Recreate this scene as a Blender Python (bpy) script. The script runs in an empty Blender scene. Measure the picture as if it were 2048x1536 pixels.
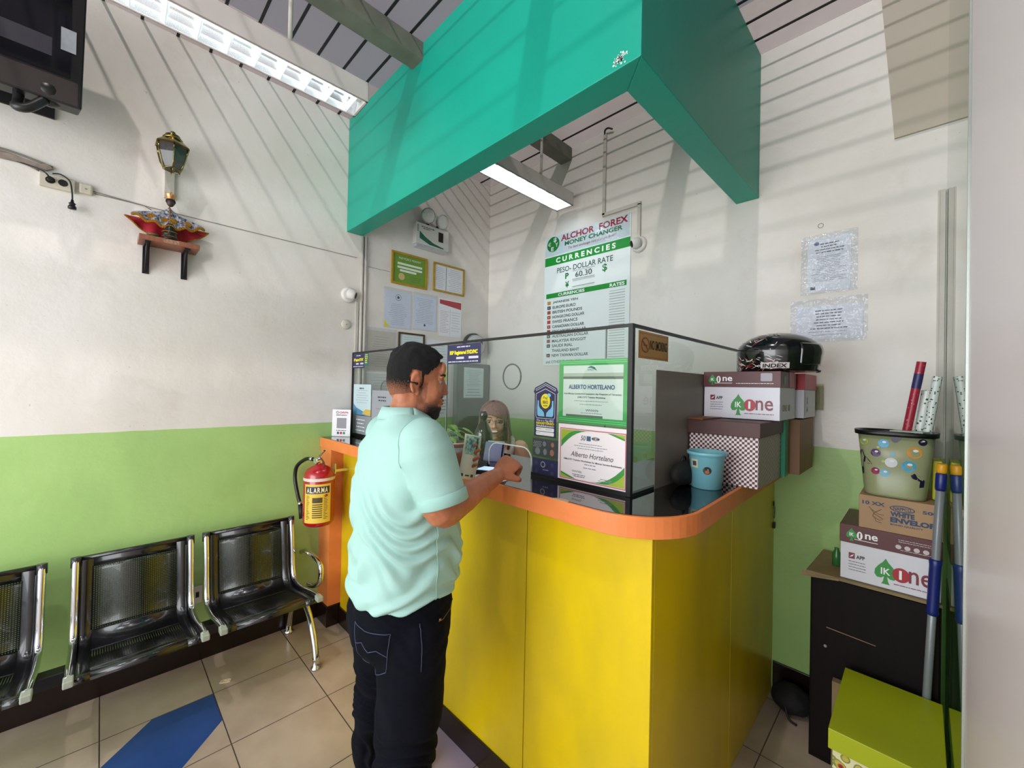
import bpy, bmesh, math, random
from mathutils import Vector, Matrix, Quaternion, noise
random.seed(7)
SC = bpy.context.scene
COL = SC.collection
PI = math.pi

# ---------------------------------------------------------------- camera
CAM = Vector((2.745, -2.430, 1.5))
F_PX, YAW, PITCH, ROLL = 820.5, 0.78467, 0.00837, 0.02041
fw = Vector((-math.sin(YAW)*math.cos(PITCH), math.cos(YAW)*math.cos(PITCH), math.sin(PITCH)))
rt0 = Vector((math.cos(YAW), math.sin(YAW), 0)); up0 = rt0.cross(fw)
rt = rt0*math.cos(ROLL) + up0*math.sin(ROLL); up = -rt0*math.sin(ROLL) + up0*math.cos(ROLL)
cd = bpy.data.cameras.new('camera'); cam = bpy.data.objects.new('camera', cd); COL.objects.link(cam)
cd.sensor_fit = 'HORIZONTAL'; cd.sensor_width = 36.0; cd.lens = F_PX/2048*36.0; cd.clip_start = 0.01; cd.clip_end = 60
cam.matrix_world = Matrix(((rt.x, up.x, -fw.x, CAM.x), (rt.y, up.y, -fw.y, CAM.y), (rt.z, up.z, -fw.z, CAM.z), (0, 0, 0, 1)))
SC.camera = cam
SC.view_settings.view_transform = 'Standard'; SC.view_settings.look = 'None'
SC.view_settings.gamma = 1; SC.view_settings.use_curve_mapping = False
SC.view_settings.exposure = 0.27

# ---------------------------------------------------------------- world and added lamps
W = bpy.data.worlds.new('world'); SC.world = W; W.use_nodes = True
wb = W.node_tree.nodes['Background']; wb.inputs['Color'].default_value = (0.86, 0.93, 1.0, 1); wb.inputs['Strength'].default_value = 1.0
def add_light(name, kind, loc, energy, color=(1, 1, 1), rot=(0, 0, 0), **kw):
    d = bpy.data.lights.new(name, kind); d.energy = energy; d.color = color
    for k, v in kw.items(): setattr(d, k, v)
    o = bpy.data.objects.new(name, d); COL.objects.link(o); o.location = loc; o.rotation_euler = rot
    return o
# added lamp above the ceiling, standing for light mirrored off its sheets
add_light('ceiling_stripe_lamp', 'POINT', (2.15, -3.52, 5.38), 950, (1.0, 0.97, 0.93), shadow_soft_size=0.05)
# added fill lamp, unseen behind the camera
add_light('rear_fill_lamp', 'AREA', (2.0, -5.4, 1.7), 120, (0.95, 0.98, 1.0), (math.radians(90), 0, 0), shape='RECTANGLE', size=3.4, size_y=2.4)

# ---------------------------------------------------------------- helpers
def lin(h):
    h = h.lstrip('#'); c = [int(h[i:i+2], 16)/255 for i in (0, 2, 4)]
    return tuple((x/12.92 if x <= 0.04045 else ((x+0.055)/1.055)**2.4) for x in c) + (1.0,)
MATS = {}
def mat(name, col, rough=0.6, metal=0.0, var=0.0, vscale=6.0, bump=0.0, bscale=60.0, coat=0.0, spec=0.5, emit=0.0, var_col=None, stretch=None):
    if name in MATS: return MATS[name]
    m = bpy.data.materials.new(name); m.use_nodes = True; nt = m.node_tree; N = nt.nodes; L = nt.links
    b = N['Principled BSDF']; c = lin(col)
    b.inputs['Base Color'].default_value = c; b.inputs['Roughness'].default_value = rough; b.inputs['Metallic'].default_value = metal
    b.inputs['Coat Weight'].default_value = coat; b.inputs['Specular IOR Level'].default_value = spec
    if emit: b.inputs['Emission Color'].default_value = c; b.inputs['Emission Strength'].default_value = emit
    if var or bump:
        tc = N.new('ShaderNodeTexCoord'); src = tc.outputs['Object']
        if stretch:
            mp = N.new('ShaderNodeMapping'); mp.inputs['Scale'].default_value = stretch; L.new(src, mp.inputs[0]); src = mp.outputs[0]
    if var:
        n = N.new('ShaderNodeTexNoise'); n.inputs['Scale'].default_value = vscale; n.inputs['Detail'].default_value = 6; L.new(src, n.inputs['Vector'])
        r = N.new('ShaderNodeValToRGB'); r.color_ramp.elements[0].position = 0.35; r.color_ramp.elements[1].position = 0.65
        d = lin(var_col) if var_col else tuple(x*(1-var) for x in c[:3]) + (1,)
        r.color_ramp.elements[0].color = d; r.color_ramp.elements[1].color = c
        L.new(n.outputs['Fac'], r.inputs[0]); L.new(r.outputs[0], b.inputs['Base Color'])
    if bump:
        n = N.new('ShaderNodeTexNoise'); n.inputs['Scale'].default_value = bscale; n.inputs['Detail'].default_value = 4; L.new(src, n.inputs['Vector'])
        u = N.new('ShaderNodeBump'); u.inputs['Strength'].default_value = bump; u.inputs['Distance'].default_value = 0.01
        L.new(n.outputs['Fac'], u.inputs['Height']); L.new(u.outputs[0], b.inputs['Normal'])
    MATS[name] = m
    return m
def glassy(name, tint, gloss=1.0, rough=0.02, base=0.04, bump=0.0, bscale=30, milky=0.0):
    """thin clear sheet: lets light through, mirrors by the viewing angle"""
    if name in MATS: return MATS[name]
    m = bpy.data.materials.new(name); m.use_nodes = True; nt = m.node_tree; N = nt.nodes; L = nt.links
    for n in list(N):
        if n.type != 'OUTPUT_MATERIAL': N.remove(n)
    out = [n for n in N if n.type == 'OUTPUT_MATERIAL'][0]
    t = N.new('ShaderNodeBsdfTransparent'); t.inputs[0].default_value = lin(tint)
    g = N.new('ShaderNodeBsdfGlossy'); g.inputs['Roughness'].default_value = rough; g.inputs['Color'].default_value = (gloss, gloss, gloss, 1)
    f = N.new('ShaderNodeFresnel'); f.inputs['IOR'].default_value = 1.5
    ge = N.new('ShaderNodeNewGeometry'); bf = N.new('ShaderNodeMath'); bf.operation = 'SUBTRACT'; bf.inputs[0].default_value = 1; L.new(ge.outputs['Backfacing'], bf.inputs[1])
    fm = N.new('ShaderNodeMath'); fm.operation = 'MULTIPLY'; L.new(f.outputs[0], fm.inputs[0]); L.new(bf.outputs[0], fm.inputs[1])
    mx = N.new('ShaderNodeMixShader'); L.new(fm.outputs[0], mx.inputs[0]); L.new(t.outputs[0], mx.inputs[1]); L.new(g.outputs[0], mx.inputs[2])
    last = mx
    if milky:
        d = N.new('ShaderNodeBsdfDiffuse'); d.inputs[0].default_value = (0.85, 0.86, 0.88, 1)
        m2 = N.new('ShaderNodeMixShader'); m2.inputs[0].default_value = milky; L.new(mx.outputs[0], m2.inputs[1]); L.new(d.outputs[0], m2.inputs[2]); last = m2
    if bump:
        n = N.new('ShaderNodeTexNoise'); n.inputs['Scale'].default_value = bscale; n.inputs['Detail'].default_value = 3
        tc = N.new('ShaderNodeTexCoord'); L.new(tc.outputs['Object'], n.inputs['Vector'])
        u = N.new('ShaderNodeBump'); u.inputs['Strength'].default_value = bump; u.inputs['Distance'].default_value = 0.02
        L.new(n.outputs['Fac'], u.inputs['Height']); L.new(u.outputs[0], g.inputs['Normal']); L.new(u.outputs[0], f.inputs['Normal'])
    L.new(last.outputs[0], out.inputs[0]); MATS[name] = m
    return m

class PL:
    """a flat frame: o + u*a + v*b + n*c"""
    def __init__(s, o, u, v):
        s.o = Vector(o); s.u = Vector(u).normalized(); s.v = Vector(v).normalized(); s.n = s.u.cross(s.v)
    def p(s, a, b, c=0.0): return s.o + s.u*a + s.v*b + s.n*c
def plA(y, z, x=0.0): return PL((x, y, z), (0, 1, 0), (0, 0, 1))    # faces +x
def plB(x, z, y=0.0): return PL((x, y, z), (1, 0, 0), (0, 0, 1))    # faces -y

class MB:
    def __init__(s): s.v = []; s.f = []; s.m = []; s.s = []
    def face(s, pts, m=0, sm=False):
        k = len(s.v); s.v += [Vector(p) for p in pts]; s.f.append(tuple(range(k, k+len(pts)))); s.m.append(m); s.s.append(sm)
    def box(s, a, b, m=0):
        x0, y0, z0 = [min(a[i], b[i]) for i in range(3)]; x1, y1, z1 = [max(a[i], b[i]) for i in range(3)]
        s.hexa([(x0,y0,z0),(x1,y0,z0),(x1,y1,z0),(x0,y1,z0),(x0,y0,z1),(x1,y0,z1),(x1,y1,z1),(x0,y1,z1)], m)
        return s
    def hexa(s, P, m=0):
        k = len(s.v); s.v += [Vector(p) for p in P]
        for f in ((3,2,1,0),(4,5,6,7),(0,1,5,4),(1,2,6,5),(2,3,7,6),(3,0,4,7)):
            s.f.append(tuple(k+i for i in f)); s.m.append(m); s.s.append(False)
        return s
    def pbox(s, pl, a0, b0, c0, a1, b1, c1, m=0):
        return s.hexa([pl.p(a0,b0,c0), pl.p(a1,b0,c0), pl.p(a1,b1,c0), pl.p(a0,b1,c0), pl.p(a0,b0,c1), pl.p(a1,b0,c1), pl.p(a1,b1,c1), pl.p(a0,b1,c1)], m)
    def rings(s, R, m=0, sm=True, close=True, cap0=True, cap1=True):
        k = len(s.v); n = len(R[0])
        for r in R: s.v += [Vector(p) for p in r]
        for i in range(len(R)-1):
            for j in range(n if close else n-1):
                j2 = (j+1) % n
                s.f.append((k+i*n+j, k+i*n+j2, k+(i+1)*n+j2, k+(i+1)*n+j)); s.m.append(m); s.s.append(sm)
        if cap0: s.f.append(tuple(k+j for j in range(n))[::-1]); s.m.append(m); s.s.append(False)
        if cap1: s.f.append(tuple(k+(len(R)-1)*n+j for j in range(n))); s.m.append(m); s.s.append(False)
        return s
    def cyl(s, p0, p1, r0, r1=None, n=20, m=0, sm=True, caps=True):
        r1 = r0 if r1 is None else r1; p0 = Vector(p0); p1 = Vector(p1); d = (p1-p0).normalized()
        a = d.orthogonal().normalized(); b = d.cross(a)
        ring = lambda p, r: [p + a*math.cos(2*PI*i/n)*r + b*math.sin(2*PI*i/n)*r for i in range(n)]
        return s.rings([ring(p0, r0), ring(p1, r1)], m, sm, True, caps, caps)
    def tube(s, path, r, n=10, m=0, caps=True):
        P = [Vector(p) for p in path]; rr = r if isinstance(r, (list, tuple)) else [r]*len(P); R = []
        t = (P[1]-P[0]).normalized(); a = t.orthogonal().normalized()
        for i, p in enumerate(P):
            t = (P[min(i+1, len(P)-1)] - P[max(i-1, 0)]).normalized()
            a = (a - t*a.dot(t)); a = a.normalized() if a.length > 1e-6 else t.orthogonal().normalized(); b = t.cross(a)
            R.append([p + a*math.cos(2*PI*j/n)*rr[i] + b*math.sin(2*PI*j/n)*rr[i] for j in range(n)])
        return s.rings(R, m, True, True, caps, caps)
    def lathe(s, prof, c=(0,0,0), n=32, m=0, ax=None, caps=True):
        c = Vector(c); z = Vector(ax).normalized() if ax else Vector((0,0,1)); a = Vector((1,0,0)) if abs(z.x) < .9 else Vector((0,1,0))
        a = (a - z*a.dot(z)).normalized(); b = z.cross(a)
        return s.rings([[c + z*h + a*math.cos(2*PI*j/n)*r + b*math.sin(2*PI*j/n)*r for j in range(n)] for r, h in prof], m, True, True, caps, caps)
    def ell(s, c, r, m=0, n=20, k=12, rot=None):
        c = Vector(c); r = r if isinstance(r, (tuple, list)) else (r, r, r); R = []
        for i in range(k+1):
            t = PI*i/k; st = max(math.sin(t), 1e-3); ring = []
            for j in range(n):
                q = Vector((r[0]*st*math.cos(2*PI*j/n), r[1]*st*math.sin(2*PI*j/n), -r[2]*math.cos(t)))
                if rot is not None: q = rot @ q
                ring.append(c+q)
            R.append(ring)
        return s.rings(R, m)
    def prism(s, pl, pts, c0, c1, m=0, sm=False):
        n = len(pts); A = [pl.p(a, b, c0) for a, b in pts]; B = [pl.p(a, b, c1) for a, b in pts]
        k = len(s.v); s.v += A + B
        s.f.append(tuple(k+i for i in range(n))[::-1]); s.f.append(tuple(k+n+i for i in range(n))); s.m += [m, m]; s.s += [False, False]
        for i in range(n):
            j = (i+1) % n; s.f.append((k+i, k+j, k+n+j, k+n+i)); s.m.append(m); s.s.append(sm)
        return s
    def add(s, o, m=None):
        k = len(s.v); s.v += o.v; s.f += [tuple(i+k for i in f) for f in o.f]; s.m += (o.m if m is None else [m]*len(o.f)); s.s += o.s
        return s
    def xf(s, M): s.v = [M @ v for v in s.v]; return s
    def mesh(s, name, off=Vector((0,0,0))):
        me = bpy.data.meshes.new(name); me.from_pydata([tuple(v-off) for v in s.v], [], s.f)
        me.polygons.foreach_set('material_index', s.m); me.polygons.foreach_set('use_smooth', s.s); me.update()
        return me
def wloc(o):
    v = Vector((0,0,0))
    while o is not None: v += o.location; o = o.parent
    return v
def obj(name, mb, mats, parent=None, loc=None, bevel=0.0, seg=2, solid=0.0):
    """links one mesh; vertices are given in room coordinates"""
    off = wloc(parent) + (Vector(loc)-wloc(parent) if loc is not None else Vector((0,0,0)))
    me = mb.mesh(name, off) if isinstance(mb, MB) else mb
    for m in (mats if isinstance(mats, (list, tuple)) else [mats]): me.materials.append(m)
    o = bpy.data.objects.new(name, me); COL.objects.link(o)
    if parent is not None: o.parent = parent
    if loc is not None: o.location = Vector(loc)-wloc(parent)
    if solid:
        md = o.modifiers.new('solidify', 'SOLIDIFY'); md.thickness = solid; md.offset = 0
    if bevel:
        md = o.modifiers.new('bevel', 'BEVEL'); md.width = bevel; md.segments = seg; md.limit_method = 'ANGLE'; md.harden_normals = False
    return o
def tag(o, label=None, cat=None, group=None, kind=None):
    if label: o['label'] = label
    if cat: o['category'] = cat
    if group: o['group'] = group
    if kind: o['kind'] = kind
    return o
def thing(name, label, cat, loc, group=None):
    o = bpy.data.objects.new(name, None); COL.objects.link(o); o.location = loc; o.empty_display_size = 0.05
    return tag(o, label, cat, group)
def copy_tree(o, delta, label=None, group=None):
    def rec(a, par):
        c = a.copy(); COL.objects.link(c)
        if par is not None: c.parent = par
        for ch in [x for x in bpy.data.objects if x.parent == a]: rec(ch, c)
        return c
    c = rec(o, None); c.location = o.location + Vector(delta)
    if label: c['label'] = label
    if group: c['group'] = group
    return c
def arc(c, r, a0, a1, n=10):
    return [(c[0]+r*math.cos(math.radians(a0+(a1-a0)*i/n)), c[1]+r*math.sin(math.radians(a0+(a1-a0)*i/n))) for i in range(n+1)]
def rrect(a0, b0, a1, b1, r, n=5):
    return arc((a1-r,b0+r),r,-90,0,n)+arc((a1-r,b1-r),r,0,90,n)+arc((a0+r,b1-r),r,90,180,n)+arc((a0+r,b0+r),r,180,270,n)
def smooth_path(P, k=6):
    P = [Vector(p) for p in P]; Q = []
    for i in range(len(P)-1):
        p0 = P[max(i-1,0)]; p1 = P[i]; p2 = P[i+1]; p3 = P[min(i+2,len(P)-1)]
        for j in range(k):
            t = j/k
            Q.append(0.5*((2*p1)+(-p0+p2)*t+(2*p0-5*p1+4*p2-p3)*t*t+(-p0+3*p1-3*p2+p3)*t**3))
    Q.append(P[-1]); return Q
_TX = {}
def text_raw(s, bold, shear):
    key = (s, bold, shear)
    if key in _TX: return _TX[key]
    cu = bpy.data.curves.new('t', 'FONT'); cu.body = s; cu.size = 1; cu.offset = bold; cu.shear = shear; cu.resolution_u = 3
    o = bpy.data.objects.new('t', cu); COL.objects.link(o); bpy.context.view_layer.update()
    me = bpy.data.meshes.new_from_object(o.evaluated_get(bpy.context.evaluated_depsgraph_get()))
    V = [(v.co.x, v.co.y) for v in me.vertices]; Fs = [tuple(p.vertices) for p in me.polygons]
    bpy.data.objects.remove(o); bpy.data.curves.remove(cu); bpy.data.meshes.remove(me)
    _TX[key] = (V, Fs); return _TX[key]
def text(mb, pl, s, a0, b0, a1, b1, c=0.0012, bold=0.0, shear=0.0, m=0):
    """lettering stretched to fill the box a0..a1, b0..b1 of a flat frame"""
    V, Fs = text_raw(s, bold, shear)
    if not V: return mb
    x0 = min(v[0] for v in V); x1 = max(v[0] for v in V); y0 = min(v[1] for v in V); y1 = max(v[1] for v in V)
    k = len(mb.v)
    for x, y in V: mb.v.append(pl.p(a0+(x-x0)/(x1-x0)*(a1-a0), b0+(y-y0)/(y1-y0)*(b1-b0), c))
    for f in Fs: mb.f.append(tuple(i+k for i in f)); mb.m.append(m); mb.s.append(False)
    return mb
def rect(mb, pl, a0, b0, a1, b1, c=0.001, m=0):
    mb.face([pl.p(a0,b0,c), pl.p(a1,b0,c), pl.p(a1,b1,c), pl.p(a0,b1,c)], m); return mb
def poly(mb, pl, pts, c=0.001, m=0):
    mb.face([pl.p(a,b,c) for a, b in pts], m); return mb
def disc(mb, pl, a, b, ra, rb=None, c=0.001, n=28, m=0):
    rb = ra if rb is None else rb
    return poly(mb, pl, [(a+ra*math.cos(2*PI*i/n), b+rb*math.sin(2*PI*i/n)) for i in range(n)], c, m)
def ringf(mb, pl, a, b, ra, w, rb=None, c=0.001, n=36, m=0):
    rb = ra if rb is None else rb
    for i in range(n):
        t0 = 2*PI*i/n; t1 = 2*PI*(i+1)/n
        mb.face([pl.p(a+ra*math.cos(t0), b+rb*math.sin(t0), c), pl.p(a+ra*math.cos(t1), b+rb*math.sin(t1), c), pl.p(a+(ra-w)*math.cos(t1), b+(rb-w)*math.sin(t1), c), pl.p(a+(ra-w)*math.cos(t0), b+(rb-w)*math.sin(t0), c)], m)
    return mb
def dashes(mb, pl, a0, a1, b, h, rnd, c=0.0012, m=0, center=False, fill=1.0):
    """one line of print too fine to read, as word-long strokes"""
    w = (a1-a0)*fill; a = a0 + ((a1-a0-w)/2 if center else 0); end = a+w
    while a < end-h:
        l = min(h*rnd.uniform(1.5, 6), end-a); rect(mb, pl, a, b, a+l, b+h, c, m); a += l + h*0.8
    return mb

# shared materials
M_INK = mat('dark_ink', '#3a3f4a', 0.7)
M_GREYINK = mat('grey_ink', '#8a8e98', 0.7)
M_BLACK = mat('black_plastic', '#0c0c0e', 0.35)
M_BLACKMATT = mat('black_matt', '#131314', 0.6)
M_PAPER = mat('white_paper', '#e4e6ec', 0.55, bump=0.05, bscale=20)
M_CHROME = mat('chrome', '#d8d8da', 0.12, 1.0)
M_WHITEPL = mat('white_plastic', '#dcdad4', 0.4)
M_SLEEVE = glassy('clear_plastic_sleeve', '#f2f4f8', rough=0.12, bump=1.0, bscale=22, milky=0.04)
M_GLASS = glassy('counter_glass', '#f8fcfa', rough=0.0)
# ---------------------------------------------------------------- room shell
H_CEIL = 3.285
def wall_paint():
    m = bpy.data.materials.new('two_tone_wall_paint'); m.use_nodes = True; nt = m.node_tree; N = nt.nodes; L = nt.links
    b = N['Principled BSDF']; b.inputs['Roughness'].default_value = 0.42
    tc = N.new('ShaderNodeTexCoord'); sp = N.new('ShaderNodeSeparateXYZ'); L.new(tc.outputs['Object'], sp.inputs[0])
    def noise_(scale, detail=5, vec=None, rough=0.55):
        n = N.new('ShaderNodeTexNoise'); n.inputs['Scale'].default_value = scale; n.inputs['Detail'].default_value = detail; n.inputs['Roughness'].default_value = rough
        L.new(vec or tc.outputs['Object'], n.inputs['Vector']); return n
    def ramp(src, p0, p1, c0, c1):
        r = N.new('ShaderNodeValToRGB'); r.color_ramp.elements[0].position = p0; r.color_ramp.elements[1].position = p1
        r.color_ramp.elements[0].color = c0; r.color_ramp.elements[1].color = c1; L.new(src, r.inputs[0]); return r
    def math_(op, a, bv):
        k = N.new('ShaderNodeMath'); k.operation = op
        for i, q in enumerate((a, bv)):
            if isinstance(q, (int, float)): k.inputs[i].default_value = q
            else: L.new(q, k.inputs[i])
        return k.outputs[0]
    def mix(fac, c0, c1, mode='MIX'):
        k = N.new('ShaderNodeMix'); k.data_type = 'RGBA'; k.blend_type = mode
        for i, q in ((0, fac), (6, c0), (7, c1)):
            if isinstance(q, (int, float, tuple)): k.inputs[i].default_value = q
            else: L.new(q, k.inputs[i])
        return k.outputs[2]
    white = ramp(noise_(1.3).outputs['Fac'], 0.3, 0.7, lin('#d8d2c8'), lin('#e8e4df')).outputs[0]
    # dirt rubbed into the paint: low contrast smudges
    mp = N.new('ShaderNodeMapping'); mp.inputs['Scale'].default_value = (2.2, 1.1, 1.6); L.new(tc.outputs['Object'], mp.inputs[0])
    sm = ramp(noise_(1.6, 8, mp.outputs[0], 0.65).outputs['Fac'], 0.56, 0.74, (0,0,0,1), (1,1,1,1)).outputs[0]
    white = mix(math_('MULTIPLY', sm, 0.30), white, lin('#b3a188'))
    sp2 = ramp(noise_(38, 2, None, 0.5).outputs['Fac'], 0.74, 0.78, (0,0,0,1), (1,1,1,1)).outputs[0]
    white = mix(math_('MULTIPLY', sp2, 0.35), white, lin('#7d7467'))
    green = ramp(noise_(1.7, 4).outputs['Fac'], 0.3, 0.7, lin('#9cc272'), lin('#abcf80')).outputs[0]
    green = mix(math_('MULTIPLY', sm, 0.22), green, lin('#7fa04a'))
    zz = math_('ADD', sp.outputs['Z'], math_('MULTIPLY', noise_(9, 2).outputs['Fac'], 0.006))
    col = mix(math_('GREATER_THAN', zz, 1.250), green, white)
    L.new(col, b.inputs['Base Color'])
    bn = noise_(14, 5); u = N.new('ShaderNodeBump'); u.inputs['Strength'].default_value = 0.22; u.inputs['Distance'].default_value = 0.012
    L.new(bn.outputs['Fac'], u.inputs['Height']); L.new(u.outputs[0], b.inputs['Normal'])
    return m
M_WALL = wall_paint()
M_SKIRT = mat('dark_brown_tile', '#1c0f0b', 0.25, var=0.3, vscale=4)
M_TRIMPAINT = mat('cream_trim_paint', '#c9c4ba', 0.45, var=0.12, vscale=5)

w = MB().box((-0.12, -5.6, 0), (0, 0.12, 3.6)); tag(obj('wall_left', w, M_WALL), kind='structure')
w = MB().box((0, 0, 0), (4.4, 0.12, 3.6)); tag(obj('wall_back', w, M_WALL), kind='structure')
w = MB().box((2.812, -4.6, 0), (2.95, -1.19, 3.285)); tag(obj('wall_right', w, mat('pinkish_white_paint', '#f0e4ea', 0.3, bump=0.12, bscale=3), bevel=0.004), kind='structure')
w = MB().box((4.3, -5.6, 0), (4.4, 0, 3.6)); tag(obj('wall_far_right', w, M_WALL), kind='structure')
# ceiling sheets, made part transparent so the added lamp casts seam stripes
def sheet_mat():
    m = bpy.data.materials.new('roof_sheet'); m.use_nodes = True; nt = m.node_tree; N = nt.nodes; L = nt.links
    b = N['Principled BSDF']; b.inputs['Base Color'].default_value = lin('#57464f'); b.inputs['Roughness'].default_value = 0.45; b.inputs['Metallic'].default_value = 0.0; b.inputs['Specular IOR Level'].default_value = 0.35
    t = N.new('ShaderNodeBsdfTransparent'); t.inputs[0].default_value = (1, 0.93, 0.95, 1)
    mx = N.new('ShaderNodeMixShader'); mx.inputs[0].default_value = 0.16
    L.new(b.outputs[0], mx.inputs[1]); L.new(t.outputs[0], mx.inputs[2]); L.new(mx.outputs[0], N['Material Output'].inputs[0])
    return m
w = MB()
for k in range(-1, 40):
    y1 = -0.118-0.1378*k-0.006; y0 = y1-0.1378+0.012
    if y0 < -5.6: break
    w.face([(0,min(y1,0),H_CEIL), (0,y0,H_CEIL), (4.4,y0,H_CEIL), (4.4,min(y1,0),H_CEIL)])
ceil = tag(obj('ceiling', w, sheet_mat()), kind='structure')
w = MB()
for k in range(0, 40):
    y = -0.118-0.1378*k
    if y < -5.6: break
    w.box((0, y-0.0065, H_CEIL-0.003), (4.4, y+0.0065, H_CEIL+0.001))
obj('ceiling_seam', w, mat('dark_seam', '#1d1a1d', 0.7), ceil)
M_BEAM = mat('grey_green_beam_paint', '#77776a', 0.6, var=0.25, vscale=8)
for i, (x0, x1) in enumerate(((0.80, 0.90), (1.72, 1.82))):
    tag(obj('trim_%d' % (i+1), MB().box((x0, -5.6, 3.19), (x1, -0.003, H_CEIL-0.002)), M_BEAM, bevel=0.004), kind='structure')
# tan panel painting shade into the back wall's top corner; slim channel below
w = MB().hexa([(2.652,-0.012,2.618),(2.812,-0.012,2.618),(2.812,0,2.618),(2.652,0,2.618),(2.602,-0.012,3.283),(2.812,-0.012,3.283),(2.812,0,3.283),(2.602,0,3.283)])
tag(obj('trim_4', w, mat('corner_shade_tan', '#bdb3a2', 0.5, var=0.08, vscale=3)), kind='structure')  # panel standing for the corner's shade, not a real trim
w = MB().box((2.786, -0.016, 1.0), (2.808, 0, 2.345)).box((2.789, -0.018, 1.0), (2.792, -0.016, 2.34)); tag(obj('trim_5', w, M_TRIMPAINT), kind='structure')
# wire-thin joint across the left wall
w = MB().box((0, -2.47, 2.364), (0.003, -1.21, 2.3675)).box((0, -1.13, 2.322), (0.002, -0.96, 2.3245))
tag(obj('trim_6', w, mat('wall_joint', '#8f877c', 0.8)), kind='structure')
tag(obj('baseboard_left', MB().box((0, -5.6, 0), (0.012, -1.425, 0.125)), M_SKIRT, bevel=0.002), kind='structure')
tag(obj('baseboard_back', MB().box((2.225, -0.012, 0), (2.80, 0, 0.15)), M_SKIRT, bevel=0.002), kind='structure')

# floor: grout bed with single tiles, some of them coloured
T = 0.387; X0 = 0.736-2*T; Y0 = -2.018
w = MB().face([(-0.1,-5.6,0),(4.4,-5.6,0),(4.4,0.1,0),(-0.1,0.1,0)], 0) or None
w = MB(); w.face([(0,-5.6,-0.0015),(4.4,-5.6,-0.0015),(4.4,0,-0.0015),(0,0,-0.0015)], 0)
g = 0.0022
for i in range(0, 12):
    for j in range(-10, 6):
        x0 = max(X0+i*T+g, 0.0); x1 = min(X0+(i+1)*T-g, 4.39); y0 = Y0+j*T+g; y1 = min(Y0+(j+1)*T-g, 0)
        if y0 < -5.6 or y1 <= y0 or x1 <= x0: continue
        if i == 1 and j == -1:   # tile crossed by the blue band
            w.face([(x0,y1,0),(x0,y0+0.16,0),(x0+0.165,y0,0),(x1,y0,0),(x1,y1-0.16,0),(x1-0.168,y1,0)], 2)
            w.face([(x0,y0+0.16,0),(x0,y0,0),(x0+0.165,y0,0)], 1); w.face([(x1-0.168,y1,0),(x1,y1-0.16,0),(x1,y1,0)], 1)
        elif i == 2 and j == -2:
            w.face([(x0,y0,0),(x1,y0,0),(x1,y1,0),(x0,y1,0)], 2)
        else:
            w.face([(x0,y0,0),(x1,y0,0),(x1,y1,0),(x0,y1,0)], 3 if (i, j) == (3, 1) else (2 if i == 0 and j == -1 and False else 1))
M_TILE = mat('beige_floor_tile', '#b7a794', 0.22, var=0.10, vscale=3.5, var_col='#a39280')
fl = obj('floor', w, [mat('floor_grout', '#54493f', 0.9), M_TILE, mat('blue_floor_tile', '#2b4a86', 0.22, var=0.15, vscale=5), mat('lavender_floor_tile', '#a99bb0', 0.25, var=0.08, vscale=4)])
tag(fl, kind='structure')

# glass partition on the right with its far room
win = obj('window_1', MB().box((2.812, -1.19, 0.0), (2.820, -0.001, 3.28)), glassy('partition_glass', '#b9c9bd', rough=0.015)); tag(win, kind='structure')
obj('window_frame', MB().box((2.808, -1.19, 0.0), (2.824, -1.176, 3.28)), mat('anodised_metal', '#a9afa8', 0.35, 0.6), win)

# ---------------------------------------------------------------- teal canopy
M_TEAL = mat('teal_paint', '#00a48c', 0.42, var=0.10, vscale=2.2, bump=0.1, bscale=10)
CB, CY, CX = 2.523, -1.284, 2.13
t = thing('hanging_canopy', 'L-shaped teal boxed canopy hanging from the ceiling over the counter', 'canopy', (0, CY, CB))
w = MB().hexa([(0.001,CY,CB),(CX,CY,CB),(CX-0.11,CY+0.11,CB),(0.001,CY+0.11,CB),(0.001,CY,3.283),(CX,CY,3.283),(CX-0.11,CY+0.11,3.283),(0.001,CY+0.11,3.283)])
obj('front_fascia', w, M_TEAL, t, bevel=0.003)
w = MB().hexa([(CX-0.11,CY+0.11,CB),(CX,CY,CB),(CX,-0.001,CB),(CX-0.11,-0.001,CB),(CX-0.11,CY+0.11,3.283),(CX,CY,3.283),(CX,-0.001,3.283),(CX-0.11,-0.001,3.283)])
obj('side_fascia', w, M_TEAL, t, bevel=0.003)
w = MB(); pl = plB(2.012, 2.530, CY-0.0008); rn = random.Random(3)
for _ in range(60):
    a = rn.gauss(0.042, 0.011); b = rn.gauss(0.022, 0.008); s_ = rn.uniform(0.002, 0.006)
    poly(w, pl, [(a+s_*rn.uniform(.5,1)*math.cos(q), b+s_*rn.uniform(.5,1)*math.sin(q)) for q in (0, 1.2, 2.3, 3.6, 5)], 0.0002)
obj('chipped_patch', w, mat('bare_plaster', '#dfe8e4', 0.8), t)['label'] = 'white chipped spot on the teal face'

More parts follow.
